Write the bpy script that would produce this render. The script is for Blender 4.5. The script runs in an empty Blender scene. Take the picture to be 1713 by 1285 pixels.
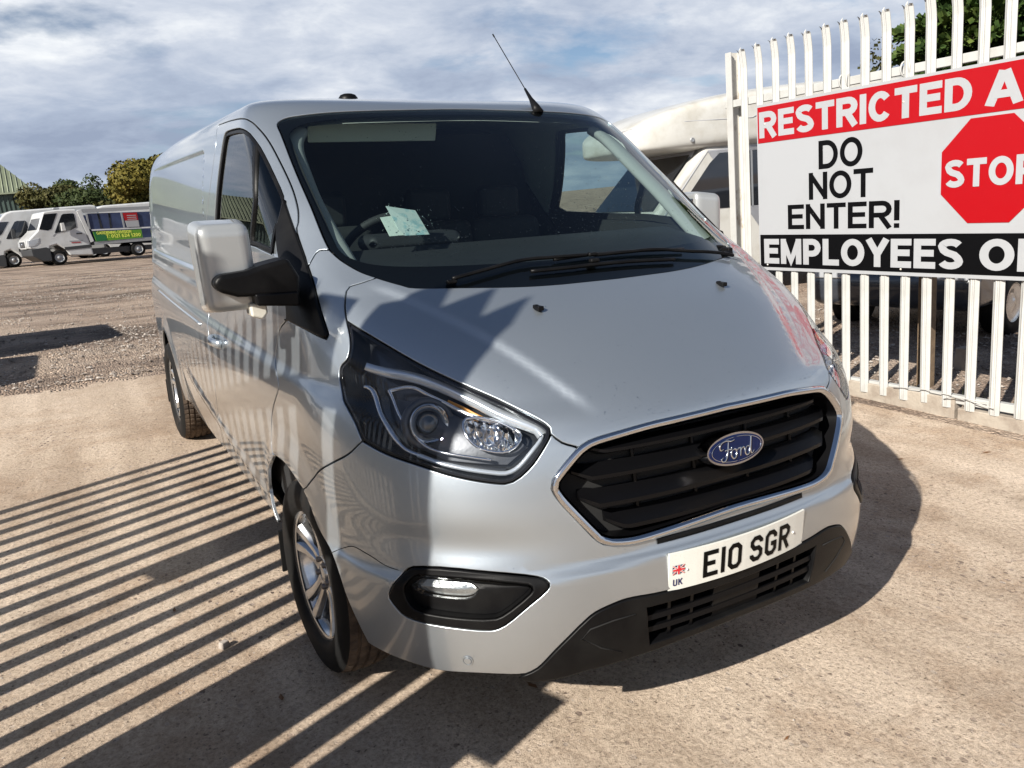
import bpy, bmesh, math, random
import numpy as np
from mathutils import Vector, Matrix
from mathutils.geometry import delaunay_2d_cdt
random.seed(7); rng = np.random.default_rng(5)
rad = math.radians
S = bpy.context.scene
COL = S.collection
# ------------------------------------------------------------------ camera
RV = np.array([[0.99921, 0.00060912, 0.03973402], [0.00060912, 0.99952998, -0.03064068], [-0.03973402, 0.03064068, 0.99874]])
CAMV = np.array([-1.570818, -2.542451, 1.589434]); YAW, PITCH, ROLL, FPX = .511395, .239447, -.046662, 1342.24
fw = np.array([math.sin(YAW)*math.cos(PITCH), math.cos(YAW)*math.cos(PITCH), -math.sin(PITCH)])
r0 = np.array([math.cos(YAW), -math.sin(YAW), 0]); u0 = np.cross(r0, fw)
rr = math.cos(ROLL)*r0+math.sin(ROLL)*u0; uu = -math.sin(ROLL)*r0+math.cos(ROLL)*u0
MW = Matrix([list(RV[i])+[0] for i in range(3)]+[[0, 0, 0, 1]])
cd = bpy.data.cameras.new('camera'); cam = bpy.data.objects.new('camera', cd); COL.objects.link(cam)
M = np.eye(4); M[:3, 0] = RV@rr; M[:3, 1] = RV@uu; M[:3, 2] = -(RV@fw); M[:3, 3] = RV@CAMV
cam.matrix_world = Matrix(M.tolist())
cd.sensor_width = 36; cd.lens = FPX/1713*36; cd.clip_start = .05; cd.clip_end = 3000
S.camera = cam
# ------------------------------------------------------------------ sun, sky, exposure
SUNV = np.array([math.sin(rad(68))*math.cos(rad(32.5)), math.cos(rad(68))*math.cos(rad(32.5)), -math.sin(rad(32.5))])
SUNW = RV@SUNV
sd = bpy.data.lights.new('sun', 'SUN'); so = bpy.data.objects.new('sun', sd); COL.objects.link(so)
sd.energy = 5.0; sd.angle = rad(.53); sd.color = (1, .945, .86)
so.rotation_mode = 'QUATERNION'; so.rotation_quaternion = Vector(SUNW.tolist()).to_track_quat('-Z', 'Y')
az_sun = math.atan2(-SUNW[0], -SUNW[1]); el_sun = math.asin(-SUNW[2])
world = bpy.data.worlds.new('World'); S.world = world; world.use_nodes = True
def build_world():
    nt = world.node_tree; N = nt.nodes; L = nt.links; N.clear()
    out = N.new('ShaderNodeOutputWorld'); bg = N.new('ShaderNodeBackground'); bg.inputs[1].default_value = .050
    sky = N.new('ShaderNodeTexSky'); sky.sky_type = 'NISHITA'; sky.sun_disc = False
    sky.sun_elevation = el_sun; sky.sun_rotation = az_sun; sky.air_density = .75; sky.dust_density = .4; sky.ozone_density = 1.2
    tc = N.new('ShaderNodeTexCoord'); sep = N.new('ShaderNodeSeparateXYZ'); L.new(tc.outputs['Generated'], sep.inputs[0])
    mx = N.new('ShaderNodeMath'); mx.operation = 'MAXIMUM'; L.new(sep.outputs['Z'], mx.inputs[0]); mx.inputs[1].default_value = 0.0
    ad = N.new('ShaderNodeMath'); ad.operation = 'ADD'; L.new(mx.outputs[0], ad.inputs[0]); ad.inputs[1].default_value = .26
    dx = N.new('ShaderNodeMath'); dx.operation = 'DIVIDE'; L.new(sep.outputs['X'], dx.inputs[0]); L.new(ad.outputs[0], dx.inputs[1])
    dy = N.new('ShaderNodeMath'); dy.operation = 'DIVIDE'; L.new(sep.outputs['Y'], dy.inputs[0]); L.new(ad.outputs[0], dy.inputs[1])
    cb = N.new('ShaderNodeCombineXYZ'); L.new(dx.outputs[0], cb.inputs[0]); L.new(dy.outputs[0], cb.inputs[1])
    def noise(sc, det, rough, off, dist=0):
        mp = N.new('ShaderNodeMapping'); mp.inputs['Location'].default_value = off; mp.inputs['Scale'].default_value = (sc*.8, sc, sc); mp.inputs['Rotation'].default_value = (0, 0, .5)
        L.new(cb.outputs[0], mp.inputs[0]); n = N.new('ShaderNodeTexNoise'); n.inputs['Scale'].default_value = 1; n.inputs['Detail'].default_value = det; n.inputs['Roughness'].default_value = rough; n.inputs['Distortion'].default_value = dist
        L.new(mp.outputs[0], n.inputs[0]); return n.outputs[0]
    def ramp(inp, pts):
        r = N.new('ShaderNodeValToRGB'); L.new(inp, r.inputs[0]); e = r.color_ramp.elements
        while len(e) < len(pts): e.new(.5)
        for k, (p, c) in enumerate(pts): e[k].position = p; e[k].color = c if len(c) == 4 else (*c, 1)
        return r.outputs[0]
    cover = noise(1.7, 10, .58, (3.1, 1.7, 0), .15)
    mask0 = ramp(cover, [(.34, (0, 0, 0)), (.46, (1, 1, 1))])
    # cloud cover thins out overhead, where the sky is deep blue
    th = N.new('ShaderNodeMapRange'); L.new(sep.outputs['Z'], th.inputs[0]); th.inputs[1].default_value = .36; th.inputs[2].default_value = .50; th.inputs[3].default_value = 1; th.inputs[4].default_value = .04
    mm = N.new('ShaderNodeMath'); mm.operation = 'MULTIPLY'; L.new(mask0, mm.inputs[0]); L.new(th.outputs[0], mm.inputs[1]); mask = mm.outputs[0]
    shade = noise(1.3, 8, .56, (9.3, 4.2, 2), .1)
    fine = noise(4.6, 7, .62, (1.3, 7.2, 5), .3)
    mixs = N.new('ShaderNodeMath'); mixs.operation = 'MULTIPLY_ADD'; L.new(fine, mixs.inputs[0]); mixs.inputs[1].default_value = .45; L.new(shade, mixs.inputs[2])
    ccol = ramp(mixs.outputs[0], [(.56, (3.7, 4.4, 5.9)), (.68, (5.0, 5.8, 7.3)), (.80, (7.2, 7.8, 8.9)), (.93, (10.6, 10.9, 11.2))])
    m = N.new('ShaderNodeMix'); m.data_type = 'RGBA'; L.new(mask, m.inputs[0]); L.new(sky.outputs[0], m.inputs[6]); L.new(ccol, m.inputs[7])
    L.new(m.outputs[2], bg.inputs[0]); L.new(bg.outputs[0], out.inputs[0])
build_world()
vs = S.view_settings; vs.view_transform = 'Standard'; vs.look = 'None'; vs.exposure = .86; vs.gamma = 1; vs.use_curve_mapping = False
S.render.engine = 'CYCLES'
S.cycles.max_bounces = 10; S.cycles.transparent_max_bounces = 16; S.cycles.glossy_bounces = 6
# ------------------------------------------------------------------ object helpers
def link(o, parent=None):
    COL.objects.link(o)
    if parent is not None: o.parent = parent
    return o
def empty(name, label, cat, loc=(0, 0, 0), rz=0, group=None, mw=None):
    o = bpy.data.objects.new(name, None); link(o); o.empty_display_size = .2
    if mw is not None: o.matrix_world = mw
    else: o.location = loc; o.rotation_euler = (0, 0, rz)
    o['label'] = label; o['category'] = cat
    if group: o['group'] = group
    return o
def tag(o, label=None, cat=None, group=None, kind=None):
    if label: o['label'] = label
    if cat: o['category'] = cat
    if group: o['group'] = group
    if kind: o['kind'] = kind
    return o
class MB:
    def __init__(s): s.v = []; s.f = []; s.smooth = []
    def add(s, v, f, sm=False):
        b = len(s.v); s.v += [tuple(map(float, p)) for p in v]; s.f += [tuple(b+i for i in q) for q in f]; s.smooth += [sm]*len(f); return s
    def box(s, c, d, rot=None, taper=None):
        c = np.array(c, float); h = np.array(d, float)/2
        v = []
        for z in (-1, 1):
            for x, y in ((-1, -1), (1, -1), (1, 1), (-1, 1)):
                k = 1 if (taper is None or z < 0) else taper
                v.append([x*h[0]*k, y*h[1]*k, z*h[2]])
        v = np.array(v)
        if rot is not None: v = v@np.array(Matrix.Rotation(rot[0], 3, rot[1])).T
        return s.add(v+c, [(3, 2, 1, 0), (4, 5, 6, 7), (0, 1, 5, 4), (1, 2, 6, 5), (2, 3, 7, 6), (3, 0, 4, 7)])
    def prism(s, poly, a, b, axis=1, sm=False):
        """polygon in the two other axes, extruded from a to b along axis"""
        n = len(poly); o = [i for i in range(3) if i != axis]; v = []
        for t in (a, b):
            for p in poly:
                q = [0, 0, 0]; q[axis] = t; q[o[0]] = p[0]; q[o[1]] = p[1]; v.append(q)
        f = [tuple(range(n)), tuple(range(2*n-1, n-1, -1))]+[(i, i+n, (i+1) % n+n, (i+1) % n) for i in range(n)]
        return s.add(v, f, sm)
    def tube(s, pts, r, n=8, cap=True, flat=1.0):
        P = np.array(pts, float); rads = np.full(len(P), r) if np.isscalar(r) else np.array(r, float); v = []; f = []
        T = np.gradient(P, axis=0); T /= np.linalg.norm(T, axis=1)[:, None]+1e-12
        ref = np.array([0, 0, 1.]) if abs(T[0][2]) < .9 else np.array([1., 0, 0]); 
        for i in range(len(P)):
            a = np.cross(T[i], ref); a /= np.linalg.norm(a)+1e-12; b = np.cross(T[i], a)
            for k in range(n):
                t = 2*math.pi*k/n; v.append(P[i]+rads[i]*(math.cos(t)*a+math.sin(t)*b*flat))
        for i in range(len(P)-1):
            for k in range(n): f.append((i*n+k, i*n+(k+1) % n, (i+1)*n+(k+1) % n, (i+1)*n+k))
        if cap: f += [tuple(range(n-1, -1, -1)), tuple(range((len(P)-1)*n, len(P)*n))]
        return s.add(v, f, True)
    def lathe(s, prof, n=48, axis=0, c=(0, 0, 0), sm=True, closed=False):
        """prof: (along axis, radius)"""
        v = []; o = [i for i in range(3) if i != axis]; m = len(prof)
        for k in range(n):
            t = 2*math.pi*k/n
            for a, r in prof:
                q = [0, 0, 0]; q[axis] = a+c[axis]; q[o[0]] = r*math.cos(t)+c[o[0]]; q[o[1]] = r*math.sin(t)+c[o[1]]; v.append(q)
        f = []
        for k in range(n):
            for i in range(m-1): f.append((k*m+i, ((k+1) % n)*m+i, ((k+1) % n)*m+i+1, k*m+i+1))
        return s.add(v, f, sm)
    def build(s, name, mat, parent=None, bevel=0, seg=2, smooth_all=False, sub=0, recalc=True, auto=None):
        me = bpy.data.meshes.new(name); me.from_pydata(s.v, [], s.f); 
        if recalc:
            bm = bmesh.new(); bm.from_mesh(me); bmesh.ops.recalc_face_normals(bm, faces=bm.faces[:]); bm.to_mesh(me); bm.free()
        me.polygons.foreach_set('use_smooth', [bool(x) or smooth_all for x in s.smooth]); 
        if isinstance(mat, (list, tuple)):
            for m_ in mat: me.materials.append(m_)
        else: me.materials.append(mat)
        o = bpy.data.objects.new(name, me); link(o, parent)
        if bevel:
            b = o.modifiers.new('bevel', 'BEVEL'); b.width = bevel; b.segments = seg; b.limit_method = 'ANGLE'; b.angle_limit = rad(35); b.harden_normals = True
        if sub:
            b = o.modifiers.new('sub', 'SUBSURF'); b.levels = sub; b.render_levels = sub
        if bevel or auto: 
            me.polygons.foreach_set('use_smooth', [True]*len(me.polygons))
            if auto: me.set_sharp_from_angle(angle=rad(auto))
        return o
# ------------------------------------------------------------------ materials
def mat(name, col=(.5, .5, .5), rough=.5, metal=0, coat=0, spec=.5, emit=None, noise=None, bump=None, cr=.03):
    m = bpy.data.materials.new(name); m.use_nodes = True; nt = m.node_tree; b = nt.nodes['Principled BSDF']
    b.inputs['Base Color'].default_value = (*col, 1); b.inputs['Roughness'].default_value = rough; b.inputs['Metallic'].default_value = metal
    b.inputs['Coat Weight'].default_value = coat; b.inputs['Coat Roughness'].default_value = cr; b.inputs['Specular IOR Level'].default_value = spec
    N = nt.nodes; L = nt.links
    if noise or bump:
        tc = N.new('ShaderNodeTexCoord')
    if noise:   # (scale, detail, dark colour, amount lo, hi)
        sc, det, c2, lo, hi = noise
        n = N.new('ShaderNodeTexNoise'); n.inputs['Scale'].default_value = sc; n.inputs['Detail'].default_value = det; n.inputs['Roughness'].default_value = .6
        L.new(tc.outputs['Object'], n.inputs[0]); r = N.new('ShaderNodeMapRange'); L.new(n.outputs[0], r.inputs[0]); r.inputs[1].default_value = lo; r.inputs[2].default_value = hi
        mx = N.new('ShaderNodeMix'); mx.data_type = 'RGBA'; L.new(r.outputs[0], mx.inputs[0]); mx.inputs[6].default_value = (*col, 1); mx.inputs[7].default_value = (*c2, 1); L.new(mx.outputs[2], b.inputs['Base Color'])
    if bump:    # (scale, strength, distance)
        sc, st, di = bump
        n = N.new('ShaderNodeTexNoise'); n.inputs['Scale'].default_value = sc; n.inputs['Detail'].default_value = 5
        L.new(tc.outputs['Object'], n.inputs[0]); bp = N.new('ShaderNodeBump'); bp.inputs['Strength'].default_value = st; bp.inputs['Distance'].default_value = di
        L.new(n.outputs[0], bp.inputs['Height']); L.new(bp.outputs[0], b.inputs['Normal'])
    return m
def glass(name, tint, rough=0.0, ior=1.5, spot=False):
    m = bpy.data.materials.new(name); m.use_nodes = True; nt = m.node_tree; N = nt.nodes; L = nt.links; N.clear()
    out = N.new('ShaderNodeOutputMaterial'); tr = N.new('ShaderNodeBsdfTransparent'); tr.inputs[0].default_value = (*tint, 1)
    gl = N.new('ShaderNodeBsdfGlossy'); gl.inputs['Roughness'].default_value = rough; gl.inputs[0].default_value = (1, 1, 1, 1)
    # thin pane: Schlick reflectance, the same from both sides
    lw = N.new('ShaderNodeLayerWeight'); lw.inputs[0].default_value = .5
    pw = N.new('ShaderNodeMath'); pw.operation = 'POWER'; L.new(lw.outputs['Facing'], pw.inputs[0]); pw.inputs[1].default_value = 5
    f0 = ((ior-1)/(ior+1))**2; ma = N.new('ShaderNodeMath'); ma.operation = 'MULTIPLY_ADD'; L.new(pw.outputs[0], ma.inputs[0]); ma.inputs[1].default_value = 1-f0; ma.inputs[2].default_value = f0
    mx = N.new('ShaderNodeMixShader'); L.new(ma.outputs[0], mx.inputs[0]); L.new(tr.outputs[0], mx.inputs[1]); L.new(gl.outputs[0], mx.inputs[2]); L.new(mx.outputs[0], out.inputs[0])
    return m
MT = {}
MT['paint'] = mat('silver_paint', (.405, .45, .49), .33, .80, coat=1.0, spec=.5, cr=.02)
def flakes():
    nt = MT['paint'].node_tree; N = nt.nodes; L = nt.links; b = N['Principled BSDF']
    tc = N.new('ShaderNodeTexCoord'); v = N.new('ShaderNodeTexVoronoi'); v.inputs['Scale'].default_value = 900; L.new(tc.outputs['Object'], v.inputs['Vector'])
    r = N.new('ShaderNodeMapRange'); L.new(v.outputs['Color'], r.inputs[0]); r.inputs[3].default_value = .29; r.inputs[4].default_value = .40; L.new(r.outputs[0], b.inputs['Roughness'])
    n = N.new('ShaderNodeTexNoise'); n.inputs['Scale'].default_value = 3; n.inputs['Detail'].default_value = 8; n.inputs['Roughness'].default_value = .7; L.new(tc.outputs['Object'], n.inputs[0])
    r2 = N.new('ShaderNodeMapRange'); L.new(n.outputs[0], r2.inputs[0]); r2.inputs[1].default_value = .35; r2.inputs[2].default_value = .75; r2.inputs[3].default_value = .015; r2.inputs[4].default_value = .07; L.new(r2.outputs[0], b.inputs['Coat Roughness'])
    # road film towards the sills
    sp = N.new('ShaderNodeSeparateXYZ'); L.new(tc.outputs['Object'], sp.inputs[0]); mr = N.new('ShaderNodeMapRange'); L.new(sp.outputs['Z'], mr.inputs[0]); mr.inputs[1].default_value = .75; mr.inputs[2].default_value = .25; mr.inputs[3].default_value = 0; mr.inputs[4].default_value = .5
    mu = N.new('ShaderNodeMath'); mu.operation = 'MULTIPLY'; L.new(mr.outputs[0], mu.inputs[0]); L.new(n.outputs[0], mu.inputs[1])
    mx = N.new('ShaderNodeMix'); mx.data_type = 'RGBA'; L.new(mu.outputs[0], mx.inputs[0]); mx.inputs[6].default_value = (.405, .45, .49, 1); mx.inputs[7].default_value = (.34, .30, .25, 1); L.new(mx.outputs[2], b.inputs['Base Color'])
flakes()
MT['paint2'] = mat('silver_paint_plastic', (.40, .415, .415), .38, .45, coat=1.0, cr=.03)
MT['black'] = mat('black_plastic', (.0035, .0035, .004), .42, spec=.14, bump=(260, .25, .0012), noise=(9, 5, (.008, .008, .008), .4, .7))
MT['blackgloss'] = mat('black_gloss', (.008, .008, .009), .12)
MT['grille'] = mat('grille_black', (.003, .003, .0035), .30, spec=.18, bump=(120, .1, .001))
MT['dark'] = mat('dark_void', (.006, .006, .006), .9)
MT['rubber'] = mat('rubber', (.007, .007, .007), .7, spec=.18, noise=(5, 6, (.030, .023, .018), .52, .9), bump=(150, .3, .002))
MT['tread'] = mat('tyre_tread', (.045, .034, .027), .85, spec=.2, noise=(14, 6, (.14, .10, .07), .35, .7), bump=(180, .4, .002))
MT['chrome'] = mat('chrome', (.60, .61, .63), .07, 1)
MT['alloy'] = mat('alloy', (.62, .63, .64), .20, .9, coat=.5, noise=(8, 5, (.38, .36, .33), .45, .8))
MT['steel'] = mat('brake_steel', (.18, .16, .15), .5, .8)
MT['glass'] = glass('windscreen_glass', (.68, .77, .76))
MT['sglass'] = glass('side_glass', (.62, .72, .70))
MT['lens'] = glass('lamp_lens', (.93, .94, .95), ior=1.45)
MT['frit'] = mat('frit_black', (.003, .003, .0035), .3, spec=.1)
MT['trimgrey'] = mat('interior_trim', (.30, .34, .31), .85)
MT['interior'] = mat('interior_dark', (.012, .013, .014), .75)
MT['dash'] = mat('dashboard', (.014, .015, .017), .6, bump=(200, .2, .001))
MT['white'] = mat('white_paint', (.78, .78, .76), .45, coat=.3, noise=(6, 6, (.62, .61, .57), .5, .8))
MT['dropl'] = mat('water', (.9, .93, .95), .02); 
MT['dropl'].node_tree.nodes['Principled BSDF'].inputs['Transmission Weight'].default_value = 1; MT['dropl'].node_tree.nodes['Principled BSDF'].inputs['IOR'].default_value = 1.33
# body form: one row per height line, swept round the van
# rows: zS, w, yF, zF, D, n
ROWS=np.array([
 [0,  .20, .895, -.90,  .18, .66, 2.7, 4.24, .16],
 [1,  .28, .930, -.965, .26, .70, 2.7, 4.30, .16],
 [2,  .40, .955, -1.000,.38, .73, 2.7, 4.34, .16],
 [3,  .55, .970, -1.008,.54, .77, 2.65, 4.35, .16],
 [4,  .70, .979, -1.000,.69, .80, 2.6, 4.35, .16],
 [5,  .84, .982, -.985, .84, .83, 2.55, 4.35, .16],
 [6,  .95, .979, -.962, .96, .85, 2.45, 4.345, .16],
 [7, 1.04, .966, -.895, 1.045,.82,2.42, 4.34, .16],
 [8, 1.12, .955, -.775, 1.130,.72,2.55, 4.335, .16],
 [9, 1.20, .948, -.625, 1.220,.62,2.68, 4.33, .16],
 [10,1.28, .940, -.470, 1.293,.55,2.65, 4.325, .16],
 [11,1.37, .926, -.315, 1.370,.52,2.45, 4.32, .16],
 [12,1.47, .914, -.155, 1.468,.50,2.5, 4.315, .16],
 [13,1.58, .904, .016, 1.578,.47,2.65, 4.31, .15],
 [14,1.69, .889, .190, 1.690,.43,2.75, 4.30, .15],
 [15,1.80, .869, .350, 1.790,.39,2.8, 4.285, .15],
 [16,1.885, .845, .482, 1.872,.36,2.8, 4.26, .15],
 [17,1.945, .806, .585, 1.926,.34,2.75, 4.23, .15],
 [18,1.977, .740, .690, 1.957,.33,2.5, 4.18, .15],
 [19,1.995, .610, .85, 1.980,.33,2.4, 4.10, .15],
 [20,1.995,.420, 1.05,  1.993,.30,2.3, 4.0, .14],
 [21,2.002,.200, 1.25,  2.001,.20,2.2, 3.9, .10],
 [22,2.004,.003, 1.45,  2.004,.05,2.0, 3.8, .01],
],float)
def cspline(x,y,xn):
    n=len(x);h=np.diff(x);A=np.zeros((n,n));b=np.zeros((n,)+y.shape[1:])
    A[0,0]=A[-1,-1]=1
    for i in range(1,n-1):
        A[i,i-1]=h[i-1];A[i,i]=2*(h[i-1]+h[i]);A[i,i+1]=h[i]
        b[i]=6*((y[i+1]-y[i])/h[i]-(y[i]-y[i-1])/h[i-1])
    M=np.linalg.solve(A,b);k=np.clip(np.searchsorted(x,xn)-1,0,n-2)
    t=xn-x[k];hk=h[k];sh=(-1,)+(1,)*(y.ndim-1);t=t.reshape(sh);hk=hk.reshape(sh)
    return y[k]+t*((y[k+1]-y[k])/hk-hk*(2*M[k]+M[k+1])/6)+t*t*M[k]/2+t**3*(M[k+1]-M[k])/(6*hk)
NF,NS,NR=220,420,60
NV=420
def table(rows=ROWS,disp=None):
    V=np.linspace(0,22,NV)
    # chord-like knots: use row index
    p=cspline(rows[:,0],rows[:,1:],V)
    out=np.zeros((NV,NF+NS+NR+1,3))
    for j in range(NV):
        zS,w,yF,zF,D,n,yR,DR=p[j]
        th=np.linspace(0,np.pi/2,1500)
        th=np.pi/2*(th/(np.pi/2))**1.0
        s=np.sin(th)**(2/n);c=np.cos(th)**(2/n)
        x=w*s;y=yF+D*(1-c);z=zF+(zS-zF)*s**2
        P=np.stack([x,y,z],1)
        L=np.r_[0,np.cumsum(np.linalg.norm(np.diff(P,axis=0),axis=1))]
        q=np.linspace(0,L[-1],NF+1);F=np.stack([np.interp(q,L,P[:,k]) for k in range(3)],1)
        th=np.linspace(np.pi/2,0,600);m=2.8
        y1=yR-DR
        ys=np.linspace(yF+D,y1,NS+1)
        def bow(y): return 1-.055*np.clip((y-1.0)/3.2,0,None)**2
        Sd=np.stack([w*bow(ys),ys,np.full_like(ys,zS)],1)
        s=np.sin(th)**(2/m);c=np.cos(th)**(2/m)
        Sd[:,2]-=.03*np.clip((ys-2.6)/1.6,0,None)**2*np.clip((zS-1.7)/.2,0,1)
        # rear: x from w->0
        wr=w*bow(y1)
        R=np.stack([wr*s,y1+DR*c,np.full_like(s,zS)],1)
        L=np.r_[0,np.cumsum(np.linalg.norm(np.diff(R,axis=0),axis=1))]
        q=np.linspace(0,L[-1],NR+1);Rr=np.stack([np.interp(q,L,R[:,k]) for k in range(3)],1)
        out[j]=np.concatenate([F,Sd[1:],Rr[1:]-np.array([0,0,F[-1][2]-Sd[-1][2]])])
    return out
def ss(a,b,x):
    t=np.clip((x-a)/(b-a),0,1);return t*t*(3-2*t)
def normals(T):
    du=np.gradient(T,axis=1);dv=np.gradient(T,axis=0)
    n=np.cross(du,dv);l=np.linalg.norm(n,axis=2,keepdims=True);l[l<1e-12]=1
    n/=l
    return n
YF,YR,ZC=0.02,3.32,.335
def displace(T):
    N=normals(T)
    # orient outward
    s=np.sign((N*(T-np.array([0,1.6,.9]))).sum(2,keepdims=True));N=N*np.sign(np.median(s))
    x,y,z=T[...,0],T[...,1],T[...,2]
    side=ss(.80,.90,x)
    d=np.zeros_like(x)
    for yc in(YF,YR):
        r=np.hypot(y-yc,(z-ZC))
        d+=.016*side*(1-ss(.425,.53,r))*ss(.2,.5,z+.15)
    # shoulder crease
    zc=1.02+.0*y
    d-=.010*side*ss(0,.05,z-zc)*(1-ss(.30,.42,z-zc))*ss(-.55,-.2,y)
    # upper beltline swage on rear side
    zb=1.17
    d+=.006*side*np.exp(-((z-zb)/.022)**2)*ss(1.25,1.45,y)
    # recessed window-shaped panel
    ins=ss(1.56,1.585,y)*(1-ss(4.02,4.05,y))*ss(1.25,1.275,z)*(1-ss(1.815,1.832,z))
    d-=.013*side*ins
    # lower rub ridge
    zr=.455+.145*(y-.6)/1.6
    d+=.012*side*ss(-.035,.012,z-zr)*(1-ss(.014,.05,z-zr))*ss(.45,.8,y)*(1-ss(2.0,2.6,y))
    # sill tuck in
    # hood power bulge
    hood=ss(.99,1.06,z)*(1-ss(1.30,1.36,z))*(1-ss(-.30,-.18,y))
    xc=.36+.26*(y+.93)/.5
    d-=.010*hood*ss(0,.045,x-xc)*(1-ss(.22,.5,x-xc))
    # bumper ledge: lower part proud
    fr=(1-ss(-.45,-.15,y))
    d+=.018*fr*(1-ss(.612,.645,z+.06*np.clip(x-.3,0,1)))*ss(.20,.33,z)
    # fog recess soft scoop above and edge
    d-=.014*fr*np.exp(-((x-.74)/.16)**2-((z-.69)/.05)**2)
    # ring lip around the grille (body dips toward it)
    return T+N*d[...,None],N

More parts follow.
